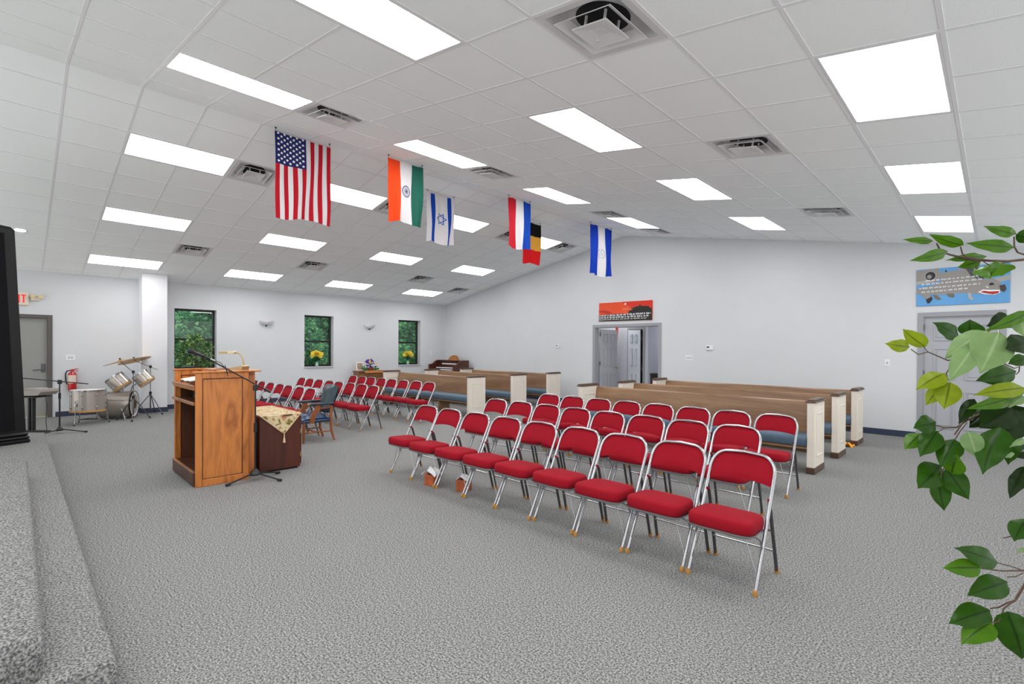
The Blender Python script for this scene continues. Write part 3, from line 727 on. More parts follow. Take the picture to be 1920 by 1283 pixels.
canvas('canvas_picture', 'red and black tank silhouette picture with white lettering over the double door', -.725, .795, 2.428, 2.412, .472, mat('canvas_orange', (228, 78, 36), .7, noise=1.2, amount=.12), YG,
  [('red_sky', [(.45, 0), (1, 0), (1, .75), (.62, .3), (.5, .12)], mat('canvas_red', (206, 44, 24), .7)),
   ('dark_hill', [(0, .42), (.1, .4), (.2, .45), (.27, .58), (.2, .62), (0, .5)], mat('canvas_rust', (188, 46, 26), .7)),
   ('ground_band', [(0, .66), (.3, .62), (.55, .62), (1, .55), (1, 1), (0, 1)], K),
   ('tank', [(.57, .62), (.58, .50), (.63, .44), (.66, .40), (.55, .405), (.55, .37), (.66, .34), (.72, .28), (.77, .26), (.77, .2), (.80, .2), (.80, .26), (.94, .29), (.95, .36), (.99, .40), (1, .62), (.9, .68), (.62, .68)], K),
   ('pale_moon', [(.515+.02*math.cos(k*PI/8), .12+.06*math.sin(k*PI/8)) for k in range(16)], mat('canvas_pink', (240, 196, 186), .7)),
   ('smoke', [(.46, .37), (.55, .35), (.64, .39), (.65, .43), (.56, .40), (.47, .42)], mat('canvas_smoke', (222, 128, 96), .7))],
  [(.01, .97, .745, .10, .06), (.01, .93, .86, .10, .05), (.01, .9, .945, .055, .04)], PRINT_WHITE)
G1, G2, G3 = mat('plane_grey', (146, 142, 138), .7), mat('plane_light', (170, 168, 164), .7), mat('plane_dark', (42, 42, 46), .7)
circ2 = lambda cx, cy, rx, ry, n=18: [(cx+rx*math.cos(2*PI*k/n), cy+ry*math.sin(2*PI*k/n)) for k in range(n)]
canvas('canvas_picture', 'blue picture of a grey attack plane with a shark mouth over the right door', 5.66, 6.765, 2.523, 2.521, .608, mat('canvas_blue', (96, 158, 212), .7, noise=2, amount=.06), YG,
  [('tail_wing', [(0, .03), (.25, .0), (.28, .2), (.24, .38), (0, .42)], G1),
   ('rear_plane', [(0, .32), (.2, .3), (.2, .36), (0, .41)], G2),
   ('fuselage', [(.0, .52), (.16, .46), (.27, .40), (.27, .12), (.42, .10), (.58, .02), (.68, .0), (.76, .38), (.82, .36), (.9, .42), (.915, .66), (.90, .74), (.86, .77), (.70, .75), (.5, .70), (.3, .72), (0, .66)], G1),
   ('far_wing', [(.84, .38), (1, .30), (1, .43), (.9, .47)], G2),
   ('engine_rim', circ2(.16, .19, .066, .13), G2), ('engine_mouth', circ2(.16, .19, .058, .115), G3), ('engine_hub', circ2(.148, .21, .028, .055), G1),
   ('canopy', [(.53, .0), (.66, -.0), (.745, .36), (.68, .36), (.6, .26)], mat('plane_glass', (34, 36, 58), .4)), ('canopy_bow', [(.615, .0), (.63, .0), (.69, .35), (.68, .35)], G2),
   ('seat_back', [(.46, .02), (.52, .0), (.52, .1), (.47, .12)], mat('plane_violet', (150, 146, 184), .7)), ('aerial', circ2(.335, .09, .011, .03, 8), G3),
   ('bomb', [(.10, .74), (.17, .72), (.19, .82), (.16, .92), (.13, .94)], G3), ('pylon', [(.03, .66), (.14, .64), (.17, .76), (.12, .82)], G1), ('fin', [(.19, .70), (.24, .72), (.29, .84), (.25, .86), (.21, .8)], mat('plane_khaki', (112, 106, 92), .7)), ('fin', [(.34, .69), (.42, .70), (.435, .78), (.41, .81), (.37, .78)], mat('plane_khaki', (112, 106, 92), .7)),
   ('nose_gear', [(.57, .70), (.61, .71), (.615, .82), (.64, .88), (.61, .90), (.58, .84)], G2), ('nose_eye', [(.79, .50), (.82, .47), (.85, .53), (.80, .55)], G3),
   ('gun_barrel', [(.895, .56), (.95, .54), (.965, .66), (.94, .74), (.905, .68)], mat('plane_gun', (70, 62, 62), .7)),
   ('mouth_white', [(.68, .70), (.73, .64), (.8, .66), (.9, .67), (.9, .75), (.84, .79), (.74, .76)], PRINT_WHITE), ('mouth_red', [(.70, .70), (.74, .67), (.80, .70), (.89, .70), (.89, .75), (.83, .78), (.75, .74)], mat('plane_mouth', (176, 52, 36), .7)), ('spark', [(.755, .56), (.765, .555), (.79, .60), (.78, .61)], PRINT_WHITE)],
  [(.10, .66, .335, .042, .06), (.06, .72, .43, .042, .07), (.03, .70, .535, .042, .05), (.06, .58, .64, .042, .08)], PRINT_WHITE)

# ================================================================== FOLDING CHAIRS
def chair_master():
    """folding chair, faces -y, origin on the floor between its four feet"""
    t = thing('folding_chair', 'x', 'chair')
    yt = lambda z: -.215+.5*z+(.02 if z > .5 else .02*z/.5)
    # bent tube: foot - upright - arched top - upright - foot
    xs = .206; pts = [(-xs, yt(0), .012), (-xs, yt(.2), .2), (-xs, yt(.42), .42), (-xs, yt(.6), .6)]
    R = .105
    for k in range(9):
        g = PI-k*PI/16; pts.append((-xs+R+R*math.cos(g), 0, .655+R*1.05*math.sin(g)))
    pts.append((0, 0, .772))
    pts = [(p[0], yt(p[2]), p[2]) for p in pts]
    pts = pts+[(-p[0], p[1], p[2]) for p in reversed(pts[:-1])]
    MB().tube(pts, .0115, 8).build('back_frame', CHROME, t, 60)
    # padded backrest inside the arch
    def zt(x):
        ax = abs(x)
        return .755 if ax < .10 else .655+.1*math.sqrt(max(0, 1-((ax-.10)/.1)**2))
    m = MB()
    def bp(u, v):
        x = (u-.5)*2*.194; z0 = .585+.02*(1-(2*u-1)**2); z1 = max(z0+.03, zt(x)); z = z0+(z1-z0)*v
        puff = .012*min(1, 5*min(v, 1-v)+.2)*min(1, 6*min(u, 1-u)+.2)
        return Vector((x, yt(z)+.004-puff+.012*(1-(2*u-1)**2), z))
    m.sheet(bp, 18, 6)
    m2 = MB()
    def bk(u, v):
        p = bp(1-u, v); x = p.x; return Vector((x, yt(p.z)+.013+.012*(1-(x/.194)**2), p.z))
    m2.sheet(bk, 18, 2)
    bx = m.build('backrest', RED, t, 60); m2.build('backrest_shell', RED2, bx, 60)
    # seat cushion
    def outline(k, n=40):
        g = 2*PI*k/n; c_, s_ = math.cos(g), math.sin(g); q = 2/5.2
        x = .205*math.copysign(abs(c_)**q, c_); y = .165*math.copysign(abs(s_)**q, s_)
        return x*(1-.07*(y/.165+1)/2), y-.115
    rings = [(.93, .352), (.985, .362), (1.0, .385), (.985, .412), (.94, .426), (.8, .432), (.45, .437)]
    n = 40; V = []; Fc = []
    for sc_, z in rings:
        for k in range(n):
            x, y_ = outline(k); V.append((x*sc_, (y_+.115)*sc_-.115, z-.035*(y_+.115)))
    for i in range(len(rings)-1):
        for k in range(n): Fc.append((i*n+k, i*n+(k+1) % n, (i+1)*n+(k+1) % n, (i+1)*n+k))
    V.append((0, -.115, .438)); Fc += [((len(rings)-1)*n+k, (len(rings)-1)*n+(k+1) % n, len(V)-1) for k in range(n)]
    m = MB(); m.add(V, Fc); m.build('seat', RED, t, 50)
    m = MB(); V = []
    for sc_, z in ((.97, .338), (1.015, .346), (1.015, .356), (.95, .358)):
        for k in range(n):
            x, y_ = outline(k); V.append((x*sc_, (y_+.115)*sc_-.115, z-.035*(y_+.115)))
    Fc = [(i*n+k, i*n+(k+1) % n, (i+1)*n+(k+1) % n, (i+1)*n+k) for i in range(3) for k in range(n)]+[tuple(reversed(range(n)))]
    m.add(V, Fc); m.build('seat_pan', CHROME, t, 50)
    for s in (-1, 1):
        m = MB().tube([(s*.192, .075, .50), (s*.194, .10, .43), (s*.200, .215, .012)], .0115, 8)
        m.build('rear_leg', DKCHROME, t, 60)
        MB().tube([(s*.206, yt(.5), .5), (s*.196, .05, .515), (s*.192, .076, .502)], .008, 6).build('hinge_link', RED2, t, 60)
        MB().tube([(s*.185, -.16, .335), (s*.198, -.10, .30), (s*.206, yt(.235), .235)], .006, 6).build('seat_bracket', CHROME, t, 60)
        MB().tube([(s*.13, -.17, .335), (s*.204, yt(.09), .09)], .0025, 5).build('brace_rod', CHROME, t, 60)
        for nm, p in (('front', (s*.206, -.215+.012*.5, 0)), ('rear', (s*.200, .218, 0))):
            MB().lathe([(.014, 0), (.0155, .004), (.015, .03), (.0118, .036)], 10, c=p).build('foot_cap', AMBER, t, 60)
    for z, y_ in ((.16, .166), (.30, .128)): MB().tube([(-.197, y_, z), (.197, y_, z)], .007, 6).build('cross_bar', DKCHROME if z > .2 else CHROME, t, 60)
    return t
master = chair_master(); used = False
ROWS = [('front row of right block', [(5.417-.4535*k, 2.935) for k in range(9)]), ('middle row of right block', [(4.96-.4535*k, 4.085) for k in range(8)]), ('back row of right block', [(4.96-.4535*k, 5.195) for k in range(8)]),
        ('front row of left block', [(-1.56-.457*k, 2.945) for k in range(7)]), ('middle row of left block', [(-1.465-.457*k, 4.075) for k in range(8)]), ('back row of left block', [(-1.545-.457*k, 5.355) for k in range(8)])]
rj = random.Random(3)
for nm, sp in ROWS:
    for k, (x, y_) in enumerate(sp):
        lb = 'red padded chrome folding chair, %s in %s' % ('rightmost' if k == 0 else ORD[k]+' from the right', nm)
        rot = (0, 0, rj.uniform(-.015, .015)); loc = (x, y_+rj.uniform(-.012, .012), 0)
        if not used:
            master.location = loc; master['label'] = lb; master['group'] = 'red folding chairs in rows'; used = True
        else: copy_thing(master, loc, rot, lb)

# ================================================================== PEWS
def pew(label, x0, x1, y0):
    L_ = x1-x0; p = thing('pew', label, 'pew', (x0, y0, 0), group='wooden pews with cream ends')
    D = .46
    for s, xa in ((-1, 0), (1, L_-.08)):
        e = MB().cbox((xa, 0, .075), (xa+.08, D, .845), .005).build('end_post', CREAM, p, 0)
        MB().cbox((xa-.006, -.008, 0), (xa+.086, D+.008, .08), .004).build('post_base', CAPWOOD, e, 0)
        c = MB(); c.cbox((xa-.018, -.02, .845), (xa+.098, D+.02, .868), .008); c.cbox((xa-.005, -.006, .866), (xa+.085, D+.006, .885), .012); c.build('post_cap', CAPWOOD, e, 0)
        for f in (-1, 1):
            xo = xa if f < 0 else xa+.08; a, b = (xo-.007, xo+.002) if f < 0 else (xo-.002, xo+.007)
            m = MB(); y1_, y2_, z1_, z2_ = .09, D-.09, .20, .72
            m.cbox((a, y1_, z1_), (b, y1_+.016, z2_), .003); m.cbox((a, y2_-.016, z1_), (b, y2_, z2_), .003); m.cbox((a, y1_+.016, z1_), (b, y2_-.016, z1_+.016), .003); m.cbox((a, y1_+.016, z2_-.016), (b, y2_-.016, z2_), .003)
            m.build('moulding', CREAM, e, 0)
    bm = MB(); pr = [(.355, .33), (.36, .45), (.40, .74), (.415, .815), (.43, .832), (.448, .825), (.445, .80), (.40, .50), (.385, .33)]
    bm.prism(pr, lambda a, b, h: (h, a, b), .078, L_-.078); bm.build('backrest', PEWWOOD, p, 25)
    MB().cbox((.08, .01, .285), (L_-.08, .39, .315), .006).build('seat_board', PEWWOOD, p, 0)
    cu = MB(); q = [(-.005, .325), (-.012, .35), (-.012, .40), (.0, .432), (.04, .45), (.2, .448), (.36, .44), (.37, .42), (.37, .33), (.3, .316), (.02, .316)]
    cu.prism(q, lambda a, b, h: (h, a, b), .085, L_-.085); cu.build('cushion', BLUEVIN, p, 50)
    for k in (1, 2):
        xm = L_*k/3; MB().cbox((xm-.02, .06, 0), (xm+.02, .37, .286), .004).build('under_support', PEWWOOD, p, 0)
    MB().cbox((.08, .34, .20), (L_-.08, .36, .33), .004).build('rear_rail', PEWWOOD, p, 0)
    return p
for k, (y0, wd) in enumerate(((6.22, 'front'), (7.44, 'middle'), (8.70, 'rearmost'))): pew('long brown pew with cream ends and blue cushion, %s of the right block' % wd, 1.665, 5.115, y0+.02)
for k, (y0, wd) in enumerate(((6.37, 'front'), (7.68, 'middle'), (8.94, 'rearmost'))): pew('long brown pew with cream ends and blue cushion, %s of the left block' % wd, -4.76, -1.285, y0)

# ================================================================== LECTERN AND ITS COMPANY
lec = thing('lectern', 'tall honey oak lectern with framed side panel and open shelved back', 'lectern', (.27, 1.2, 0))
def lb_(m, a, b, c=.004): m.cbox((a[0]-.27, a[1]-1.2, a[2]), (b[0]-.27, b[1]-1.2, b[2]), c); return m
for s, xa in ((1, .72), (-1, -.225)):
    sp_ = lb_(MB(), (xa, .945, .0), (xa+.022, 1.45, 1.19)).build('side_panel', OAK, lec, 0)
    for f in ((1,) if s > 0 else (-1, 1)):
        xo, xi = (xa+.020, xa+.033) if f > 0 else (xa-.011, xa+.002)
        m = MB(); lb_(m, (xo, .945, 0), (xi, 1.005, 1.19)); lb_(m, (xo, 1.392, 0), (xi, 1.45, 1.19)); lb_(m, (xo, 1.006, 1.13), (xi, 1.391, 1.19)); lb_(m, (xo, 1.006, 0), (xi, 1.391, .075))
        m.build('panel_frame', OAK, sp_, 0)
        m = MB(); g = .004
        for a, b in (((1.006, .075), (1.013, 1.13)), ((1.384, .075), (1.391, 1.13)), ((1.013, .075), (1.384, .083)), ((1.013, 1.122), (1.384, 1.13))):
            lb_(m, (min(xo, xi)+.002, a[0], a[1]), (max(xo, xi)-.004, b[0], b[1]), .002)
        m.build('panel_bead', MAHOG, sp_, 0)
    t = lb_(MB(), (xa-.02, .925, 1.188), (xa+.05, 1.24, 1.206), .005); t.build('top_rail', OAK, lec, 0)
lb_(MB(), (-.203, 1.425, 0), (.72, 1.449, 1.19)).build('front_panel', OAK, lec, 0)
fb = MB(); lb_(fb, (-.13, 1.45, 0), (.625, 1.555, 1.19)); fb.build('front_box', OAK, lec, 0)
fb = MB(); lb_(fb, (.624, 1.462, .05), (.632, 1.545, 1.15), .003); fb.build('front_box_trim', OAK, lec, 0)
lb_(MB(), (-.245, 1.225, 1.19), (.775, 1.575, 1.207), .006).build('top_ledge', OAK, lec, 0)
lb_(MB(), (-.203, 1.21, 1.05), (.72, 1.232, 1.19)).build('ledge_riser', OAK, lec, 0)
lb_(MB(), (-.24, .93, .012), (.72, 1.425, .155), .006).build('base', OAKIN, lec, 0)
lb_(MB(), (-.24, .925, .145), (.72, .95, .165), .004).build('base_lip', OAKLIP, lec, 0)
MB().add; m = MB(); m.cbox((-.473, -.275, -.012), (.45, .02, .012), .004, X=TR(0, 0, 1.062) @ RX(.16)); m.build('reading_desk', OAK, lec, 0)
for z in (1.045, .868):
    lb_(MB(), (-.235, .922, z-.018), (.722, .95, z+.018), .007).build('shelf_lip', OAKLIP, lec, 0)
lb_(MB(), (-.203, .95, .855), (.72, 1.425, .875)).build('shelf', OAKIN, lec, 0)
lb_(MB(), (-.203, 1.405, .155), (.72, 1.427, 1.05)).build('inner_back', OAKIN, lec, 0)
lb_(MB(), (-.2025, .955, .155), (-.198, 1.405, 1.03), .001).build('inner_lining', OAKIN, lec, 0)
bk = thing('open_book', 'pale open book lying on the lectern reading desk', 'book', (.30, 1.045, 1.097), (.16, 0, 0))
m = MB()
for s in (-1, 1):
    m.sheet(lambda u, v: (s*(.02+.19*u), -.10+.2*v, .012+.018*math.sin(min(1, u*1.6)*PI*.5)*(1-.5*u)), 8, 2, .012*s if s > 0 else -.012)
m.build('pages', PAPER, bk, 60); MB().cbox((-.215, -.105, -.008), (.215, .105, .002), .003).build('cover', OAKIN, bk, 0)
bxo = thing('black_box', 'small dark box on the shelf inside the lectern', 'box', (.16, 1.15, .876))
MB().cbox((-.10, -.08, 0), (.10, .08, .13), .006).build('box_body', mat('dark_teal_plastic', (34, 44, 46), .5), bxo, 0); MB().cbox((-.08, -.083, .03), (.08, -.079, .10), .001).build('front_face', BLACK, bxo, 0)
pp = thing('leaflet', 'glossy white leaflet lying on the top ledge of the lectern', 'paper', (.28, 1.31, 1.209), (0, 0, .5))
MB().sheet(lambda u, v: (-.07+.14*u, -.10+.2*v, .004+.012*u*u), 6, 4, .0012).build('sheet', PAPER, pp, 60); MB().sheet(lambda u, v: (-.06+.05*u, -.08+.16*v, .0052+.012*((.01+.05*u)/.14)**2), 3, 2, .0008).build('picture_panel', mat('print_yellow', (220, 178, 80), .6), pp, 60)
lm_ = thing('reading_lamp', 'brass gooseneck reading lamp on top of the lectern', 'lamp', (.50, 1.43, 1.207), (0, 0, .5))
MB().prism([(-.11, 0), (.08, 0), (.09, .04), (.078, .05), (-.11, .016)], lambda a, b, h: (a, h, b), .05, -.05).build('lamp_base', BRASS, lm_, 0)
pth = [(.055, 0, .035), (.054, 0, .08), (.043, 0, .125), (.015, 0, .165), (-.02, 0, .188), (-.07, 0, .197)]
MB().tube(pth, .009, 8).build('gooseneck', BRASS, lm_, 60)
MB().cbox((-.155, -.026, .178), (-.06, .026, .212), .008).build('lamp_collar', mat('ivory_brass', (206, 194, 166), .4, metal=.4), lm_, 0)
m = MB(); m.sheet(lambda u, v: (-.27+.12*v, .03*math.cos(PI*u), .178+.03*math.sin(PI*u)), 10, 2, .002); m.build('lamp_shade', BRASS, lm_, 60)
# microphone on its boom stand
ms = thing('microphone_stand', 'black boom microphone stand beside the lectern', 'microphone stand', (.85, 1.487, 0))
MB().lathe([(.001, .055), (.05, .06), (.055, .075), (.035, .11), (.016, .13)], 18).build('leg_hub', BLKMETAL, ms)
for g in (.62, .62+2*PI/3*.62, -1.35):
    m = MB().tube([(.03*math.cos(g), .03*math.sin(g), .08), (.30*math.cos(g), .30*math.sin(g), .018)], .009, 7); l = m.build('leg', BLKMETAL, ms)
    MB().tube([(.27*math.cos(g), .27*math.sin(g), .021), (.315*math.cos(g), .315*math.sin(g), .0165)], .0145, 8).build('foot_cap', RUBBER, l)
MB().tube([(0, 0, .08), (0, 0, .60)], .0105, 8).build('lower_pole', BLKMETAL, ms); MB().tube([(0, 0, .58), (0, 0, 1.0)], .008, 8).build('upper_pole', BLKMETAL, ms)
MB().tube([(0, 0, .53), (0, 0, .63)], .017, 10).build('height_clutch', RUBBER, ms)
BA, BB = Vector((0, .156, .96)), Vector((0, -.50, 1.368))
MB().tube([BA, BB], .0075, 8).build('boom_arm', BLKMETAL, ms); MB().tube([BA, BA.lerp(BB, .10)], .013, 8).build('counterweight', BLKMETAL, ms)
MB().cbox((-.022, -.022, .985), (.022, .022, 1.05), .008).build('swivel_clamp', BLKMETAL, ms, 0)
dirm = Vector((0, -.125, .058)).normalized(); tip = ms.location+BB
mk = thing('microphone', 'black handheld microphone clipped to the lectern boom stand', 'microphone', tip-dirm*.07)
q = dirm.to_track_quat('Z', 'Y').to_matrix().to_4x4()
MB().lathe([(.013, .0), (.014, .06), (.019, .155), (.021, .165)], 14, X=q).build('body', BLKMETAL, mk)
MB().lathe([(.02, .163), (.026, .175), (.027, .195), (.02, .215), (.0, .222)], 14, X=q).build('grille', mat('mic_grille', (44, 44, 48), .5, metal=.5), mk)
MB().lathe([(.0, -.055), (.009, -.05), (.0095, .0)], 10, X=q).build('plug', CHROME, mk)
clip = MB(); clip.tube([BB-dirm*.015, BB+Vector((0, 0, .006))], .02, 8); clip.build('mic_clip', RUBBER, ms)
p0 = mk.location-dirm*.055
cb = tag(MB().tube([p0, p0-dirm*.05+Vector((0, 0, .005)), p0-dirm*.10+Vector((.01, .01, -.05)), p0-dirm*.10+Vector((.02, .02, -.12)), Vector((.80, 1.20, 1.27)), Vector((.72, 1.24, 1.2125)), Vector((.60, 1.27, 1.2115))], .0035, 6).build('microphone_cable', RUBBER), 'thin black cable drooping from the lectern microphone', 'cable')
# low cabinet with tapestry runner
cbn = thing('low_cabinet', 'dark mahogany low cabinet standing in front of the lectern', 'cabinet', (.1, 1.85, 0))
MB().cbox((-.52, -.24, .02), (.505, .225, .64), .004).build('cabinet_body', MAHOG, cbn, 0)
MB().cbox((-.53, -.25, .64), (.515, .235, .664), .005).build('cabinet_top', MAHOG, cbn, 0)
MB().cbox((-.49, -.22, 0), (.48, .205, .022), .003).build('plinth', BLACK, cbn, 0)
for k in range(2):
    dd = MB().cbox((-.50+.505*k, .225, .05), (-.005+.505*k, .242, .63), .004).build('cabinet_door', MAHOG, cbn, 0)
    MB().lathe([(.006, 0), (.006, .015), (.013, .022), (.0, .03)], 10, X=RX(-PI/2), c=(-.04+.09*k, .242, .4)).build('knob', BRASS, dd)
hg = MB()
for z in (.14, .42): hg.cbox((.503, .222, z), (.512, .245, z+.05), .002)
hg.build('hinge', BRASS, cbn, 0)
def tapestry():
    m = bpy.data.materials.new('tapestry'); m.use_nodes = True; nt = m.node_tree; b = nt.nodes['Principled BSDF']; L = nt.links
    tc = nt.nodes.new('ShaderNodeTexCoord'); n = nt.nodes.new('ShaderNodeTexNoise'); n.inputs['Scale'].default_value = 16; n.inputs['Detail'].default_value = 5; n.inputs['Distortion'].default_value = .6
    L.new(tc.outputs['Object'], n.inputs['Vector']); r = nt.nodes.new('ShaderNodeValToRGB'); e = r.color_ramp.elements
    e[0].position = .28; e[0].color = lin((92, 84, 44)); e[1].position = .72; e[1].color = lin((168, 74, 56))
    for p, c in ((.38, (150, 132, 74)), (.46, (206, 186, 146)), (.55, (216, 200, 168)), (.62, (184, 160, 110))): x = e.new(p); x.color = lin(c)
    L.new(n.outputs['Fac'], r.inputs[0]); L.new(r.outputs[0], b.inputs['Base Color']); b.inputs['Roughness'].default_value = .9; return m
TAP = tapestry(); FRINGE = mat('tapestry_edge', (214, 182, 152), .9)
rn = thing('table_runner', 'patterned beige tapestry runner with pointed tasselled end on the low cabinet', 'cloth', (.1, 1.85, .664))
def runner(u, v):      # u along y, v along x then down the end
    x = -.50+v*1.25; hang = max(0, x-.515); z = .004
    wdt = 1 if x < .515 else max(.0, 1-hang/.235)
    y_ = (u-.5)*.47*wdt + (.035*(1-wdt) if hang else 0)
    if hang:
        x = .5175+.004*math.sin(u*7); z = -hang+.002
    return Vector((x, y_-.005, z))
m = MB(); m.sheet(runner, 18, 60, -.003); m.build('runner_cloth', TAP, rn, 50)
ed = MB()
for s in (0, 1): ed.tube([runner(s, k/60)+Vector((.002 if k > 48 else 0, 0, .003)) for k in range(0, 60)], .004, 5)
ed.build('edge_braid', FRINGE, rn, 60)
tp_ = runner(.5, .999)
MB().lathe([(.004, 0), (.006, -.01), (.009, -.02), (.005, -.03), (.008, -.04), (.017, -.10), (.0, -.10)], 12, c=(tp_.x+.004, tp_.y, tp_.z)).build('tassel', FRINGE, rn)
# armchair
ac = thing('armchair', 'blue leather armchair with wooden arms and legs beside the low cabinet', 'armchair', (-1.05, 2.93, 0))
for s in (-1, 1):
    MB().tube([(s*.205, -.225, 0), (s*.21, -.222, .17), (s*.21, -.22, .33)], [.017, .021, .024], 8).build('front_leg', CHAIRWOOD, ac, 60)
    MB().tube([(s*.205, .265, 0), (s*.205, .215, .16), (s*.205, .20, .40), (s*.20, .225, .55)], [.017, .021, .024, .02], 8).build('rear_leg', CHAIRWOOD, ac, 60)
    m = MB(); pr = [(-.135, .30), (-.055, .30), (-.045, .37), (-.015, .44), (.03, .50), (.035, .575), (-.03, .575), (-.045, .51), (-.095, .44)]
    m.prism([(a-.02, b) for a, b in pr], lambda a, b, h: (h, a, b), s*.235-.016, s*.235+.016); m.build('arm_support', CHAIRWOOD, ac, 30)
    MB().tube([(s*.235, .0, .52), (s*.232, .12, .525), (s*.21, .22, .535)], .015, 7).build('side_rail', CHAIRWOOD, ac, 60)
    MB().cbox((s*.24-.034, -.13, .575), (s*.24+.034, .24, .612), .015).build('arm_pad', TEAL, ac, 50)
    MB().tube([(s*.206, -.215, .155), (s*.205, .215, .155)], .012, 7).build('stretcher', CHAIRWOOD, ac, 60)
MB().tube([(-.205, -.02, .155), (.205, -.02, .155)], .012, 7).build('stretcher', CHAIRWOOD, ac, 60)
m = MB(); m.cbox((-.235, -.26, .30), (.235, .19, .36), .02); m.build('seat_frame', BLUELEA, ac, 50)
m = MB(); m.sheet(lambda u, v: (-.235+.47*u, -.265+.45*v, .36+.075*min(1, 4.5*min(u, 1-u)+.15)*min(1, 4.5*min(v, 1-v)+.15)), 14, 14, .02); m.build('seat', BLUELEA, ac, 60)
def bkf(off):
    def g(u, v):
        x = (u-.5)*(.40+.08*v); zz = .43+.42*v+.025*math.sin(u*PI)*v; yy = .185+.115*v+.04*math.cos((u-.5)*PI)*-1+.03
        return (x, yy+off*(min(1, 5*min(u, 1-u)+.25)*min(1, 5*min(v, 1-v)+.25)), zz)
    return g
m = MB(); m.sheet(lambda u, v: bkf(-.05)(u, v), 14, 10); m.sheet(lambda u, v: bkf(.02)(1-u, v), 14, 10)
m.build('backrest', TEAL, ac, 60)
nl = MB()
for k in range(15): nl.lathe([(.006, 0), (.004, .003), (0, .004)], 6, X=RX(PI/2), c=Vector(bkf(-.012)(k/14, .99)))
nl.build('nail_heads', BRASS, ac)
# tissue boxes under the front row
for lb, x, y_, rz, up in (('orange brown tissue box with tissue pulled up, nearer the lectern', 2.335, 2.78, .3, 1.0), ('orange brown tissue box beside a chair leg, farther from the lectern', 2.735, 2.89, .3, .7)):
    tb = thing('tissue_box', lb, 'tissue box', (x, y_, 0), (0, 0, rz), 'tissue boxes under the front row')
    MB().cbox((-.06, -.06, 0), (.06, .06, .115), .004).build('box_body', mat('copper_card', (172, 86, 46), .5, noise=14, amount=.35), tb, 0)
    MB().lathe([(.001, .1155), (.035, .1155), (.035, .117)], 16).build('slot', BLACK, tb)
    m = MB(); m.sheet(lambda u, v: ((v-.5)*.17*up, (u-.5)*.15*up+.01*math.sin(v*9), .113+up*(.085*(1-abs(2*v-1)**1.5)*(1-.5*abs(2*u-1))+.012*math.sin(u*14+v*5))), 16, 14, .0015)
    m.build('tissue', mat('tissue_white', (240, 238, 240), .9), tb, 60)
# little orange item at the last pew end
oc = thing('orange_cloth', 'small crumpled orange cloth on the carpet by the rearmost pew post', 'cloth', (4.985, 8.60, 0))
m = MB(); m.sheet(lambda u, v: ((u-.5)*.22, (v-.5)*.16, .035+.03*math.sin(u*11)*math.cos(v*9)-.035*(abs(2*u-1)**3)), 16, 12, .004); m.build('folded_cloth', mat('orange_cloth', (224, 150, 44), .9), oc, 60)

# ================================================================== DRUM KIT
DK = 'drum kit by the exit door'
def drum(name, label, loc, rotm, R, H, lugs=8, hoop=CHROME, bottom=MAPLE):
    d = thing(name, label, 'drum', loc, rotm.to_euler(), DK)
    MB().lathe([(R, .02), (R, H-.02)], 32, cap=False).build('shell', DRUM, d)
    for z0, z1, mt in ((0, .03, bottom), (H-.03, H, hoop)):
        MB().lathe([(R-.006, z0), (R+.008, z0), (R+.008, z1), (R-.006, z1), (R-.006, z0)], 32, cap=False).build('hoop', mt, d)
    for z in (.008, H-.008): MB().lathe([(.001, z-.001), (R-.003, z-.001), (R-.003, z+.002), (.001, z+.002)], 32, cap=False).build('drum_head', HEAD, d)
    for k in range(lugs):
        g = 2*PI*(k+.5)/lugs; m = MB(); c_, s_ = math.cos(g), math.sin(g)
        for z in (H*.22, H*.78): m.cbox((-.012, -.008, -.02), (.012, .014, .02), .004, X=TR(c_*(R+.004), s_*(R+.004), z) @ RZ(g-PI/2))
        m.tube([(c_*(R+.014), s_*(R+.014), .02), (c_*(R+.014), s_*(R+.014), H-.02)], .0035, 5); m.build('lug', CHROME, d, 60)
    return d
ft = drum('floor_tom', 'champagne silver floor tom standing on three legs, left of the drum kit', (-5.60, .59, .235), Matrix.Identity(4), .265, .41)
for g in (-.75, 1.35, 3.5):
    c_, s_ = math.cos(g)*.285, math.sin(g)*.285
    MB().tube([(c_, s_, .22), (c_, s_, -.05), (c_*1.02, s_*1.02, -.15), (c_*1.1, s_*1.1, -.222)], .007, 7).build('leg', CHROME, ft, 60)
    MB().tube([(c_*1.09, s_*1.09, -.21), (c_*1.11, s_*1.11, -.233)], .012, 7).build('rubber_foot', RUBBER, ft, 60)
    MB().cbox((-.02, -.02, -.025), (.02, .02, .025), .006, X=TR(c_*.98, s_*.98, .14) @ RZ(g)).build('leg_bracket', CHROME, ft, 0)
VR = Vector((-.99, .117, 0)); RP = Vector((.117, .99, 0)); bdir = (RP*.95-VR*.29).normalized()
bm_ = bdir.to_track_quat('Z', 'Y').to_matrix().to_4x4()
bc = Vector((-6.08, 1.10, .285))
bd = drum('bass_drum', 'large champagne silver bass drum lying on its side before the column', bc-bdir*.27, bm_, .262, .54, 8, mat('black_hoop', (24, 24, 26), .3), CHROME)
MB().lathe([(.001, .541), (.10, .541), (.10, .543)], 24, c=(.0, .0, 0)).build('port_hole', mat('port_brown', (62, 28, 24), .7), bd)
MB().lathe([(.001, .537), (.20, .537), (.20, .539)], 28).build('head_dot', mat('head_grey', (150, 146, 144), .6), bd)
inv = bm_.inverted()
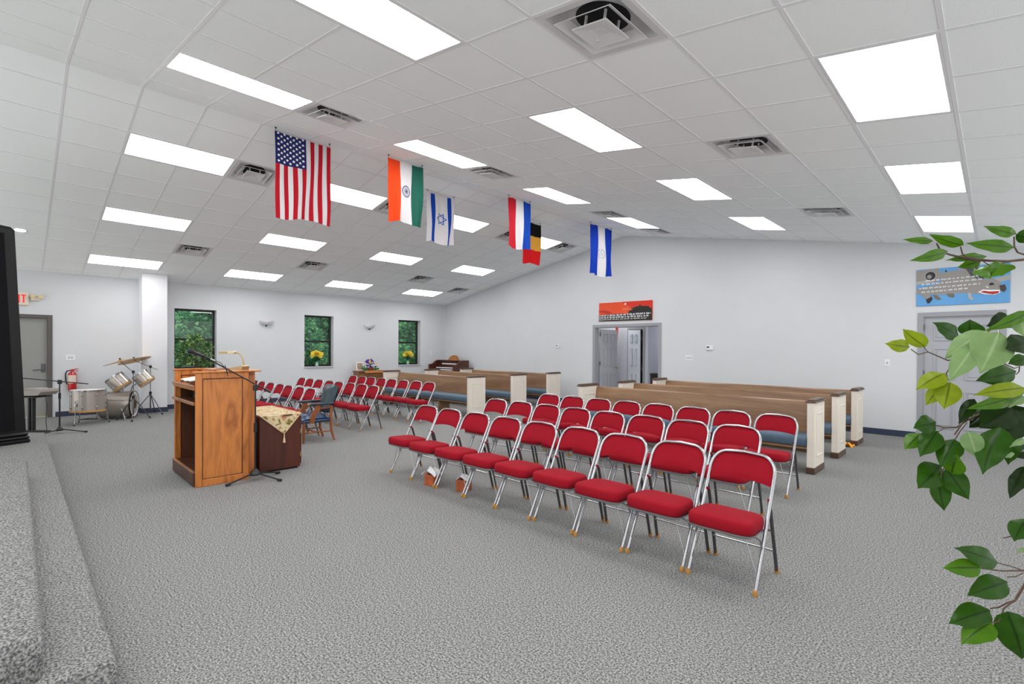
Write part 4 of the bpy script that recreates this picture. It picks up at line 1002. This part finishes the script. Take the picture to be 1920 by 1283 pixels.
for s in (-1, 1):
    a = Vector((0, 0, 0)); sd = Vector((-bdir.y, bdir.x, 0))*s
    P_ = [bc+bdir*.13+sd*.27+Vector((0, 0, -.06)), bc+bdir*.22+sd*.36+Vector((0, 0, -.282))]
    MB().tube([inv @ (p-(bc-bdir*.27)) for p in P_], .009, 7).build('spur', CHROME, bd, 60)
def tilt(ax, ang): return Matrix.Rotation(ang, 4, ax)
tl = (Vector((0, 0, .77))-RP*.6+VR*.22).normalized().to_track_quat('Z', 'Y').to_matrix().to_4x4()
n1 = (tl @ Vector((0, 0, 1)))
t1 = drum('rack_tom', 'champagne silver tom tilted above the bass drum, nearer one', tuple(Vector((-6.10, 1.10, .735))-n1*.135), tl, .168, .27, 6)
t2 = drum('rack_tom', 'champagne silver tom tilted behind the cymbal stand, half hidden', tuple(Vector((-6.02, 1.50, .80))-n1*.12), tl, .15, .24, 6)
for d, p in ((t1, (-6.06, 1.16, .54)), (t2, (-6.10, 1.30, .54))):
    iv = d.matrix_basis.inverted() if False else (Matrix.Translation(d.location) @ d.rotation_euler.to_matrix().to_4x4()).inverted()
    MB().tube([iv @ Vector(p), iv @ (Vector(p)+Vector((.02, .02, .10))), Vector((0, 0, .10))], .011, 7).build('mount_arm', CHROME, d, 60)
def cstand(label, base, D, legs, top, boom_to, tail):
    s = thing('cymbal_stand', label, 'cymbal stand', base, (0, 0, 0), DK); B = Vector(base)
    MB().tube([(0, 0, .10), (0, 0, .46)], .0125, 8).build('lower_tube', DKCHROME, s); MB().tube([(0, 0, .44), Vector(top)-B], .009, 8).build('upper_tube', CHROME, s)
    for g in legs:
        c_, s_ = math.cos(g), math.sin(g); l = MB().tube([(0, 0, .44), (.14*c_, .14*s_, .26), (.30*c_, .30*s_, .015)], .009, 7).build('leg', DKCHROME, s, 60)
        MB().tube([(.28*c_, .28*s_, .03), (.315*c_, .315*s_, .012)], .014, 7).build('rubber_foot', RUBBER, l, 60)
    MB().lathe([(.02, -.03), (.024, -.02), (.024, .02), (.02, .03)], 10, c=(0, 0, .46)).build('collar', RUBBER, s)
    MB().tube([Vector(boom_to)-B, Vector(tail)-B], .006, 7).build('boom_arm', DKCHROME, s)
    tt = Vector(top)-B; MB().cbox(tt-Vector((.022, .022, .03)), tt+Vector((.022, .022, .03)), .008).build('tilter', RUBBER, s, 0)
    return s
def cymbal(label, c, nrm, R):
    q = Vector(nrm).normalized().to_track_quat('Z', 'Y')
    o = thing('cymbal', label, 'cymbal', c, q.to_euler(), DK)
    MB().lathe([(.001, .026), (.02, .022), (.042, .004), (.05, 0), (R*.6, -.010), (R, -.022), (R, -.024), (R*.6, -.0125), (.05, -.003), (.0, .022)], 40, cap=False).build('bronze_disc', CYMB, o, 60)
    MB().lathe([(.012, -.005), (.012, .04), (.018, .042), (.018, .055), (.0, .056)], 10).build('felt_nut', RUBBER, o)
c1 = dep(226, 676.5, 9.95); c2 = dep(252, 674.5, 10.5)
up = Vector((0, 0, 1)); rt = CR
cymbal('large bronze cymbal seen edge-on above the toms', c1, up*.96-RP*.28+VR*.05, .30)
cymbal('bronze cymbal showing its underside, nearer the column', c2, up*.95-RP*.27+VR*.17, .30)
s1t = dep(250, 710, 9.75); s1b = Vector((s1t.x, s1t.y, 0))
cstand('steel boom cymbal stand in front of the bass drum', s1b, 0, (-.2, 1.9, 4.0), s1t+Vector((.0, 0, .13)), c1-up*.02, s1t+Vector((0, 0, .13))+(s1t+up*.13-c1)*.35)
s2t = dep(279, 705, 10.62); s2b = Vector((-6.42, 1.68, 0))
cstand('steel boom cymbal stand before the white column', s2b, 0, (.6, 2.7, 4.8), (s2b.x, s2b.y, 1.03), c2-up*.02, Vector((s2b.x, s2b.y, 1.03))+(Vector((s2b.x, s2b.y, 1.03))-c2)*.45)
kp = thing('kick_pedal', 'black kick pedal on the carpet behind the bass drum', 'pedal', bc-bdir*.50-Vector((0, 0, .285)), (0, 0, math.atan2(bdir.y, bdir.x)), DK)
MB().cbox((-.15, -.04, 0), (.16, .04, .014), .004).build('base_plate', BLKMETAL, kp, 0); MB().cbox((-.14, -.035, .02), (.12, .035, .03), .004, X=RY(-.12)).build('foot_board', DKCHROME, kp, 0)
for s in (-1, 1): MB().tube([(.14, s*.035, .01), (.15, s*.035, .19)], .007, 6).build('upright', CHROME, kp)
MB().tube([(.15, -.04, .185), (.15, .04, .185)], .006, 6).build('axle', CHROME, kp)

# ================================================================== KEYBOARD CORNER
# second boom stand
m2s = thing('microphone_stand', 'black boom microphone stand with level arm near the exit door', 'microphone stand', (-4.50, .145, 0))
MB().lathe([(.001, .045), (.045, .05), (.05, .07), (.03, .10), (.016, .12)], 18).build('leg_hub', BLKMETAL, m2s)
ang0 = math.atan2(.339, .173)
for g in (ang0, ang0+2*PI/3, ang0-2*PI/3):
    l = MB().tube([(.03*math.cos(g), .03*math.sin(g), .07), (.36*math.cos(g), .36*math.sin(g), .016)], .010, 7).build('leg', BLKMETAL, m2s)
    MB().tube([(.34*math.cos(g), .34*math.sin(g), .018), (.38*math.cos(g), .38*math.sin(g), .0155)], .015, 8).build('foot_cap', RUBBER, l)
MB().tube([(0, 0, .07), (0, 0, .62)], .012, 8).build('lower_pole', BLKMETAL, m2s); MB().tube([(0, 0, .6), (0, 0, .87)], .009, 8).build('upper_pole', BLKMETAL, m2s); MB().tube([(0, 0, .58), (0, 0, .68)], .018, 10).build('height_clutch', RUBBER, m2s)
MB().tube([(.34, .335, .835), (-.52, -.50, .93)], .009, 8).build('boom_arm', BLKMETAL, m2s); MB().cbox((-.03, -.03, .83), (.03, .03, .90), .01).build('swivel_clamp', BLKMETAL, m2s, 0)
kst = thing('keyboard_stand', 'black column stand carrying the grey keyboard by the door', 'stand', (-5.02, -.18, 0), (0, 0, PI/4))
MB().cbox((-.30, -.04, 0), (.30, .04, .03), .006).build('floor_bar', BLKMETAL, kst, 0)
for s in (-1, 1): MB().cbox((s*.028-.016, -.03, .02), (s*.028+.016, .03, .60), .004).build('column', BLKMETAL, kst, 0)
MB().cbox((-.36, -.15, .595), (.20, .15, .615), .004).build('top_plate', BLKMETAL, kst, 0)
kb = thing('keyboard', 'grey electric keyboard seen end-on beside the black speaker', 'keyboard', (-5.02, -.18, .616), (0, 0, PI/4))
KG = mat('keyboard_grey', (150, 142, 136), .45)
MB().prism([(-.62, 0), (.26, .02), (.31, .075), (.30, .115), (.22, .125), (.0, .10), (-.62, .055)], lambda a, b, h: (a, h, b), .17, -.17).build('case', KG, kb, 25)
MB().cbox((-.6, -.165, .056), (-.05, -.03, .085), .004).build('key_block', mat('key_dark', (46, 44, 44), .4), kb, 0)
for k in range(14): MB().cbox((-.59+k*.036, -.172, .07), (-.59+k*.036+.033, -.05, .092), .002).build('white_key', PLASTW, kb, 0)
MB().cbox((-.02, -.10, .10), (.20, .1, .135), .012).build('control_hump', KG, kb, 0)
dpw = tag(MB().tube([(-4.86, -.02, .66), (-4.84, .0, .45), (-4.86, -.01, .2), (-4.84, .0, .006), (-4.75, .02, .006)], .005, 6).build('power_cable', RUBBER), 'thin black cable hanging from the keyboard end', 'cable')
# tall black loudspeaker
sp0 = fl_ = Vector((-2.27, -.25, .18))
spk = thing('loudspeaker', 'tall black column loudspeaker on the stage at the left edge', 'loudspeaker', (-2.686, -.714, .18), (0, 0, .42))
BS = mat('speaker_black', (13, 14, 16), .4, spec=.35)
m = MB(); m.cbox((-.37, -.37, 0), (.37, .37, .05), .012); m.cbox((-.37, -.37, .05), (.37, .37, .09), .02); m.cbox((-.36, -.36, .088), (.36, .36, .142), .022); m.build('plinth', BS, spk, 30)
def sbody(w0, w1, z0, z1, m):
    n = 5; V = []
    for wd, z in ((w0, z0), (w1, z1-.06), (w1-.03, z1-.02), (w1-.10, z1)):
        c = .10 if wd > .2 else .08
        V += [(-wd, -wd+c, z), (-wd+c, -wd, z), (wd-c, -wd, z), (wd, -wd+c, z), (wd, wd, z), (-wd, wd, z)]
    F = [(k*6+i, k*6+(i+1) % 6, (k+1)*6+(i+1) % 6, (k+1)*6+i) for k in range(3) for i in range(6)]+[tuple(range(18, 24)), tuple(reversed(range(6)))]
    m.add(V, F)
m = MB(); sbody(.335, .255, .14, 2.86, m); m.build('cabinet', BS, spk, 30)
m = MB(); m.sheet(lambda u, v: ((u-.5)*2*(.22-.075*v), -(.335-.08*v)-.006-.004*math.sin(u*PI), .18+2.56*v), 12, 10, -.008)
g = mat('speaker_grille', (9, 9, 13), .8, spec=.2, noise=420, amount=.9); m.build('grille', g, spk, 60)
m = MB(); m.sheet(lambda u, v: ((.335-.08*v)+.006+.004*math.sin(u*PI), (u-.5)*2*(.22-.075*v), .18+2.56*v), 12, 10, -.008); m.build('grille', g, spk, 60)

# ================================================================== FAR LEFT: table, organ, vases, ficus
tb = thing('side_table', 'brown side table with flowers by the window wall', 'table', (-6.78, 7.07, 0))
MB().cbox((-.19, -.42, .76), (.20, .42, .79), .006).build('table_top', TABLEWOOD, tb, 0)
MB().cbox((-.17, -.40, .12), (.17, .40, .76), .004).build('table_body', TABLEWOOD, tb, 0)
for k in range(2):
    dd = MB().cbox((.168, -.39+.395*k, .15), (.182, -.005+.395*k, .72), .004).build('table_door', TABLEWOOD, tb, 0)
    MB().lathe([(.006, 0), (.012, .012), (.0, .02)], 8, X=RY(PI/2), c=(.182, -.04+.08*k, .45)).build('knob', BRASS, dd)
for sx in (-1, 1):
    for sy in (-1, 1): MB().tube([(sx*.14, sy*.37, 0), (sx*.14, sy*.37, .125)], .02, 8).build('leg', TABLEWOOD, tb)
sc_ = tag(MB().sheet(lambda u, v: (-.1+.32*v if v < .94 else .2165, (u-.5)*.62, .7935 if v < .94 else .7935-.06), 10, 17, .003).build('table_scarf', mat('scarf_orange', (190, 118, 56), .85)), 'orange brown scarf covering the front of the side table', 'cloth'); sc_.location = (-6.78, 7.15, 0)
pf = thing('photo_frame', 'white framed photograph leaning on the side table', 'picture frame', (-6.82, 6.82, .792), (0, -.16, PI*.0))
MB().cbox((-.012, -.12, 0), (.012, .12, .25), .004).build('frame', mat('frame_white', (226, 214, 204), .5), pf, 0)
ph = MB().box((.0121, -.09, .03), (.0135, .09, .22)).build('photo', mat('photo_print', (150, 132, 118), .6, noise=22, amount=.7), pf, 0)
MB().box((-.10, -.01, 0), (-.012, .01, .02)).build('easel_back', BLACK, pf, 0)
def bloom(m, c, r, rnd, pet=7, mi=0):
    nr = Vector((rnd.uniform(.2, 1), rnd.uniform(-.6, .6), rnd.uniform(.1, .9))).normalized(); a = nr.orthogonal().normalized(); b = nr.cross(a)
    for lay, (rr, hh) in enumerate(((1, .15), (.65, .45))):
        for k in range(pet):
            g = 2*PI*(k+.5*lay)/pet; d = a*math.cos(g)+b*math.sin(g); t = a*-math.sin(g)+b*math.cos(g); w_ = r*rr*.42
            P = [c, c+d*r*rr*.55+t*w_+nr*r*hh*.6, c+d*r*rr+nr*r*hh, c+d*r*rr*.55-t*w_+nr*r*hh*.6]
            m.add(P, [(0, 1, 2), (0, 2, 3)], mi)
PURP = mat('petal_purple', (96, 52, 160), .7, trans=.2); YEL = mat('petal_yellow', (248, 228, 92), .7, trans=.3); PEACH = mat('petal_cream', (232, 204, 180), .7, trans=.3); GRN = mat('stem_green', (38, 92, 44), .6, trans=.2); GRN2 = mat('foil_green', (36, 128, 74), .35, metal=.3)
fa = thing('flower_arrangement', 'purple and yellow flower arrangement in a copper pot on the side table', 'flowers', (-6.74, 7.10, .797))
MB().lathe([(.05, 0), (.085, .02), (.10, .07), (.095, .075), (.07, .03), (.0, .03)], 18).build('copper_pot', mat('copper_foil', (178, 82, 44), .35, metal=.5), fa)
rnd = random.Random(5)
for nm, mt, n, rg, r_, off in (('purple_bloom', PURP, 34, .14, .034, (0, 0, .20)), ('yellow_bloom', YEL, 1, .0, .075, (.10, -.07, .25)), ('yellow_bloom', YEL, 1, .0, .05, (.09, -.01, .22)), ('cream_bloom', PEACH, 5, .045, .042, (.06, .17, .20))):
    m = MB()
    for k in range(n):
        v = Vector((rnd.gauss(0, 1), rnd.gauss(0, 1), rnd.gauss(0, 1))).normalized()*rg*rnd.uniform(.7, 1.05); bloom(m, Vector(off)+v, r_, rnd)
    o = m.build(nm, mt, fa, 0)
    if n > 2: o['kind'] = 'stuff'
m = leaves(60, lambda rd: (rd.uniform(-.06, .1), rd.choice((-1, 1))*rd.uniform(.04, .22), rd.uniform(.02, .10)), .10, 4); m.mi = [0]*len(m.f); o = m.build('leaves', GRN2, fa, 0); o['kind'] = 'stuff'
MB().tube([(0, 0, .02), (0, 0, .2)], .02, 6).build('stems', GRN, fa)
for lb, y_ in (('glass vase of yellow flowers on the middle window sill', 5.70), ('glass vase of yellow flowers on the window sill nearest the organ', 8.76)):
    v = thing('flower_vase', lb, 'flowers', (XW-.06, y_, .931), group='yellow bouquets on the window sills')
    MB().lathe([(.035, 0), (.05, .02), (.045, .07), (.03, .11), (.05, .14), (.045, .14), (.026, .11), (.038, .06), (.0, .02)], 16).build('vase', mat('vase_glass', (150, 190, 170), .1, spec=.8), v)
    m = MB(); rnd = random.Random(int(y_*10))
    for k in range(24):
        g = rnd.uniform(0, 2*PI); rr = .15*math.sqrt(rnd.random()); c = Vector((.06*math.cos(g)*rr/.15+.03, rr*math.sin(g)*1.05, .335+.07*(1-rr/.15)+rnd.uniform(-.05, .03))); bloom(m, c, .07, rnd, 9)
    o = m.build('blooms', YEL, v, 0); o['kind'] = 'stuff'
    m = leaves(70, lambda rd: (rd.gauss(.0, .025), rd.gauss(0, .055), rd.uniform(.15, .29)), .07, int(y_)); m.mi = [0]*len(m.f); o = m.build('leaves', GRN, v, 0); o['kind'] = 'stuff'
    MB().tube([(0, 0, .03), (0, 0, .22)], .015, 6).build('stems', GRN, v)
fc = thing('potted_ficus', 'small bushy ficus tree before the left window behind the lectern', 'plant', (-6.35, 2.50, 0))
MB().lathe([(.11, 0), (.13, .02), (.16, .26), (.15, .27), (.13, .22), (.0, .22)], 20).build('pot', mat('pot_wicker', (130, 92, 58), .8, noise=40, amount=.3), fc)
MB().tube([(0, 0, .2), (.02, -.01, .6), (-.01, .02, 1.0), (.02, -.02, 1.35)], .022, 7, r2=.01).tube([(0, .01, .85), (.05, .10, 1.1), (.04, .2, 1.25)], .009, 6).tube([(0, .01, .9), (.05, -.12, 1.15), (.02, -.22, 1.3)], .009, 6).build('trunk', BARK, fc)
rf = random.Random(21); CL = [(0, 0, 1.64, .11), (.0, .12, 1.6, .12), (.03, -.12, 1.56, .12), (0, .24, 1.47, .11), (0, -.22, 1.45, .13), (0, .02, 1.43, .13), (0, .22, 1.30, .11), (0, -.30, 1.28, .11), (0, .05, 1.22, .14), (0, -.16, 1.16, .12), (0, .16, 1.10, .12), (0, .28, 1.14, .08)]
def ff(rd):
    c = rd.choice(CL); q = Vector((rd.gauss(0, 1), rd.gauss(0, 1), rd.gauss(0, 1))).normalized()*c[3]*rd.uniform(.5, 1.05); return (c[0]+q.x, c[1]+q.y, c[2]+q.z)
o = leaves(620, ff, .085, 8).build('foliage', [mat('ficus_a', (78, 122, 58), .45, trans=.2), mat('ficus_b', (140, 170, 92), .45, trans=.2), mat('ficus_c', (46, 84, 40), .45, trans=.2)], fc, 0); o['kind'] = 'stuff'
og = thing('organ', 'dark wood organ with stepped sides in the far corner', 'organ', (-6.42, 9.85, 0))
for s in (-1, 1):
    m = MB(); pr = [(-.36, 0), (.27, 0), (.27, 1.07), (-.02, 1.07), (-.08, 1.05), (-.22, .95), (-.28, .935), (-.36, .935)]
    m.prism(pr, lambda a, b, h: (h, a, b), s*.655-.03, s*.655+.03); m.build('side_cheek', ORGWOOD, og, 0)
MB().cbox((-.63, .20, 0), (.63, .26, 1.05), .004).build('back_panel', ORGWOOD, og, 0); MB().cbox((-.69, -.03, 1.05), (.69, .28, 1.075), .006).build('organ_top', ORGWOOD, og, 0)
MB().cbox((-.63, -.34, .70), (.63, .2, .75), .004).build('key_bed', ORGWOOD, og, 0); MB().cbox((-.63, .02, .75), (.63, .05, 1.05), .004).build('console_panel', ORGWOOD, og, 0); MB().cbox((-.63, .0, .05), (.63, .04, .7), .004).build('knee_panel', ORGWOOD, og, 0)
for z, y_ in ((.78, -.30), (.84, -.20)):
    k = MB().cbox((-.48, y_, z-.03), (.48, y_+.13, z), .003).build('manual', PLASTW, og, 0)
    for q in range(12): MB().cbox((-.45+q*.077, y_+.04, z), (-.45+q*.077+.03, y_+.12, z+.012), .002).build('black_key', RUBBER, k, 0)
tb_ = MB()
for q in range(16): tb_.cbox((-.42+q*.054, .0, .93), (-.42+q*.054+.04, .022, .97), .003)
tb_.build('stop_tabs', PLASTW, og, 0)
m = MB(); pr = [(.27*math.cos(PI*k/14), .17*math.sin(PI*k/14)) for k in range(15)]
m.prism(pr, lambda a, b, h: (a+.12, .06+h+.25*b, 1.075+b), 0, .025); m.build('music_rack', ORGLIGHT, og, 30)

# ================================================================== FOREGROUND FICUS
LF = [leafmat('leaf_mid', (70, 112, 14), (32, 58, 10)), leafmat('leaf_dark', (42, 80, 12), (24, 48, 10)), leafmat('leaf_lime', (136, 154, 32), (84, 92, 22), .3), leafmat('leaf_pale', (116, 144, 92), (146, 166, 122), .2, .5), leafmat('leaf_deep', (26, 48, 10), (18, 32, 8))]
PB = dep(2230, 1100, 1.42); PB.z = 0
pl_ = thing('artificial_ficus', 'large leafy green ficus reaching in from the right edge, nearest the camera', 'plant', PB)
MB().lathe([(.14, 0), (.16, .02), (.20, .30), (.19, .32), (.16, .27), (.0, .27)], 24).build('pot', mat('pot_wicker', (130, 92, 58), .8, noise=40, amount=.3), pl_)
R1 = lambda x, y: (1640+x/4.0107, 400+y/4.0107)
R2 = lambda x, y: (1640+x/3.055, 560+y/3.055)
R3 = lambda x, y: (1720+x/4.277, 960+y/4.277)
rl = random.Random(12)
def leaf(base, tip, wpx, D, mi, fold=.25, droop=.08, dz=None, yaw=None):
    b = dep(*base, D); t = dep(*tip, D+(rl.uniform(-.035, .02) if dz is None else dz)); ax = t-b; Ln = ax.length; ax.normalize()
    vn = (CAM-(b+t)/2).normalized(); n = (vn-ax*vn.dot(ax)).normalized(); n = Matrix.Rotation(rl.uniform(-.45, .45) if yaw is None else yaw, 3, ax) @ n; sd = ax.cross(n)
    Wd = wpx*D/FPX/2*1.04; NV, NU = 12, 6; m = MB(); V = []; UV = []
    for j in range(NV+1):
        t_ = j/NV; wv = math.sin(PI*min(1, t_*1.02)**.72)**.85 if 0 < t_ < 1 else 0
        if t_ > .72: wv *= 1-.18*((t_-.72)/.28)
        c = b+ax*Ln*t_-n*Ln*droop*(math.sin(t_*PI)*-1)
        for i in range(NU+1):
            s = i/NU*2-1; rip = .02*Ln*math.sin(t_*17+s*2+mi)*abs(s)
            V.append(c+sd*s*Wd*wv+n*(-abs(s)*-Wd*wv*fold*-1+rip)); UV.append((i/NU, t_))
    W_ = NU+1; F = [(j*W_+i, j*W_+i+1, (j+1)*W_+i+1, (j+1)*W_+i) for j in range(NV) for i in range(NU)]
    m.add([v-PB for v in V], F); me = m.mesh('leaf', LF[mi], 80)
    ul = me.uv_layers.new(name='UVMap')
    for lp in me.loops: ul.data[lp.index].uv = UV[lp.vertex_index]
    put('leaf', me, pl_)
LV = [(R1, (438, 212), (205, 198), 50, 1.30, 0), (R1, (668, 242), (408, 158), 82, 1.28, 0), (R1, (548, 290), (262, 360), 84, 1.27, 0), (R1, (840, 328), (525, 356), 66, 1.33, 0), (R1, (800, 362), (620, 410), 74, 1.34, 0), (R1, (1045, 262), (680, 226), 92, 1.26, 0), (R1, (1062, 160), (815, 97), 76, 1.25, 0), (R1, (1060, 165), (1230, 190), 105, 1.24, 1), (R1, (905, 370), (868, 492), 225, 1.28, 0), (R1, (990, 410), (820, 430), 110, 1.281, 0),
      (R1, (262, 1008), (75, 978), 96, 1.36, 2), (R1, (385, 1005), (210, 868), 118, 1.35, 2), (R1, (632, 932), (434, 820), 110, 1.33, 1), (R1, (722, 925), (716, 798), 158, 1.36, 1), (R1, (850, 885), (525, 1095), 175, 1.2, 3), (R1, (745, 1000), (556, 1265), 150, 1.19, 3), (R1, (935, 895), (790, 1205), 250, 1.18, 3), (R1, (1160, 745), (830, 885), 90, 1.22, 0), (R1, (1010, 780), (840, 850), 120, 1.3, 4), (R1, (1190, 965), (985, 1022), 190, 1.17, 4), (R1, (1065, 1190), (755, 1262), 140, 1.25, 1), (R1, (1150, 1085), (1000, 1135), 90, 1.3, 1), (R1, (1090, 760), (1120, 930), 130, 1.23, 3),
      (R2, (402, 428), (237, 522), 108, 1.33, 2), (R2, (384, 500), (292, 612), 78, 1.34, 2), (R2, (432, 478), (396, 634), 124, 1.32, 2), (R2, (860, 512), (563, 553), 90, 1.22, 2), (R2, (860, 540), (525, 634), 88, 1.24, 0), (R2, (570, 575), (480, 722), 66, 1.3, 4), (R2, (790, 620), (600, 742), 165, 1.26, 4), (R2, (720, 735), (618, 1008), 150, 1.24, 1), (R2, (538, 762), (590, 916), 100, 1.25, 3), (R2, (352, 708), (220, 742), 104, 1.33, 1), (R2, (266, 775), (172, 866), 90, 1.34, 0), (R2, (360, 758), (258, 908), 108, 1.32, 1), (R2, (460, 805), (378, 970), 116, 1.3, 1), (R2, (378, 955), (245, 1088), 140, 1.33, 1), (R2, (366, 1046), (398, 1217), 92, 1.34, 1), (R2, (408, 975), (540, 1153), 116, 1.31, 1), (R2, (440, 1005), (472, 893), 104, 1.29, 0), (R2, (790, 795), (765, 953), 96, 1.27, 1), (R2, (875, 960), (772, 1147), 88, 1.25, 4), (R2, (870, 560), (768, 625), 54, 1.23, 3), (R2, (805, 630), (740, 840), 160, 1.29, 4), (R2, (690, 650), (540, 740), 110, 1.31, 4), (R2, (860, 640), (840, 800), 120, 1.3, 4), (R2, (880, 890), (818, 912), 40, 1.24, 4), (R2, (800, 888), (725, 908), 28, 1.22, 3), (R2, (865, 808), (770, 852), 36, 1.22, 3), (R2, (690, 600), (560, 740), 100, 1.34, 1), (R2, (850, 700), (780, 600), 120, 1.35, 4),
      (R3, (648, 412), (295, 288), 156, 1.28, 1), (R3, (515, 450), (200, 452), 138, 1.26, 0), (R3, (722, 560), (396, 672), 178, 1.27, 1), (R3, (584, 790), (250, 896), 186, 1.26, 1), (R3, (596, 888), (350, 1068), 182, 1.24, 0), (R3, (720, 800), (840, 1185), 235, 1.23, 1), (R3, (880, 55), (775, 238), 165, 1.25, 1), (R3, (880, 296), (790, 332), 36, 1.22, 3)]
for fn, bs, tp, wp, D, mi in LV: leaf(fn(*bs), fn(*tp), wp/(4.0107 if fn is R1 else 3.055 if fn is R2 else 4.277), D, mi)
def br(fn, pts, D, r, r2=None, D2=None):
    n = len(pts); P = [dep(*fn(*p), D+((D2 if D2 is not None else D)-D)*i/(n-1))-PB for i, p in enumerate(pts)]
    MB().tube(P, r, 6, r2=r2 or r*.7).build('branch', BARK, pl_, 60)
tk = [PB+Vector((0, 0, .25)), PB+Vector((.01, .0, .7)), PB+Vector((-.02, .02, 1.2)), PB+Vector((.02, .0, 1.75))]
MB().tube([p-PB for p in tk], .025, 8, r2=.010).build('trunk', BARK, pl_, 60)
X2 = lambda x, y: (x, y)
br(X2, [(2235, 560), (2080, 470), (1985, 480), (1920, 487), (1889, 490), (1827, 488), (1782, 478), (1764, 472), (1756, 456)], 1.38, .0048, .0018, 1.27)
br(R1, [(870, 355), (760, 345), (690, 330), (660, 305), (645, 250)], 1.28, .0022); br(R1, [(1200, 330), (1123, 310), (1075, 295), (1050, 250), (1048, 175)], 1.26, .0024); br(R1, [(900, 375), (870, 395), (830, 372), (805, 350)], 1.28, .0016); br(R1, [(1040, 360), (960, 375), (900, 385)], 1.3, .002)
br(X2, [(2230, 700), (2080, 640), (1960, 628), (1905, 612), (1860, 615), (1830, 640), (1812, 672), (1777, 676)], 1.40, .0052, .002, 1.3); br(X2, [(1777, 676), (1740, 660), (1722, 665), (1708, 655)], 1.3, .0016, .0012, 1.35); br(X2, [(1740, 661), (1730, 648)], 1.34, .0012); br(R1, [(790, 1060), (740, 1050), (730, 1020), (770, 1000)], 1.2, .002)
br(R2, [(420, 470), (410, 430), (440, 380), (540, 352), (600, 345), (760, 350), (900, 330)], 1.32, .0014, .003, 1.36); br(R2, [(380, 500), (390, 470), (405, 440)], 1.33, .0013)
br(X2, [(2235, 900), (2060, 800), (1930, 800), (1870, 806), (1810, 785), (1790, 815)], 1.4, .005, .0018, 1.3); br(R2, [(350, 728), (400, 740), (470, 738), (540, 690), (620, 655)], 1.32, .0016, .003, 1.32); br(R2, [(360, 765), (400, 742)], 1.32, .0013); br(R2, [(462, 805), (490, 760), (530, 710)], 1.3, .0016); br(R2, [(470, 885), (500, 865), (560, 850), (700, 840), (760, 825)], 1.29, .0016, .002); br(R2, [(372, 1050), (385, 990), (410, 960), (430, 930), (465, 885)], 1.31, .0016); br(R2, [(700, 355), (800, 400), (830, 390), (826, 420), (810, 435)], 1.3, .0018)
br(X2, [(2235, 1050), (2060, 1045), (1960, 1065), (1921, 1070), (1880, 1071), (1840, 1066)], 1.41, .0045, .0015, 1.27); br(R3, [(648, 410), (760, 440), (840, 468), (900, 480)], 1.28, .0016); br(R3, [(725, 522), (790, 520), (850, 490)], 1.27, .0016)
br(X2, [(2235, 1000), (2040, 1040), (1950, 1060), (1925, 1090), (1908, 1118), (1902, 1128)], 1.41, .0045, .0022, 1.25); br(R3, [(585, 775), (650, 768), (720, 730), (785, 712), (830, 640), (870, 570)], 1.26, .0016, .0026); br(R3, [(590, 892), (650, 880), (680, 830), (690, 780), (745, 735), (785, 712)], 1.24, .0016, .002); br(R3, [(690, 210), (760, 195), (850, 185), (1000, 180)], 1.25, .0016, .0028)
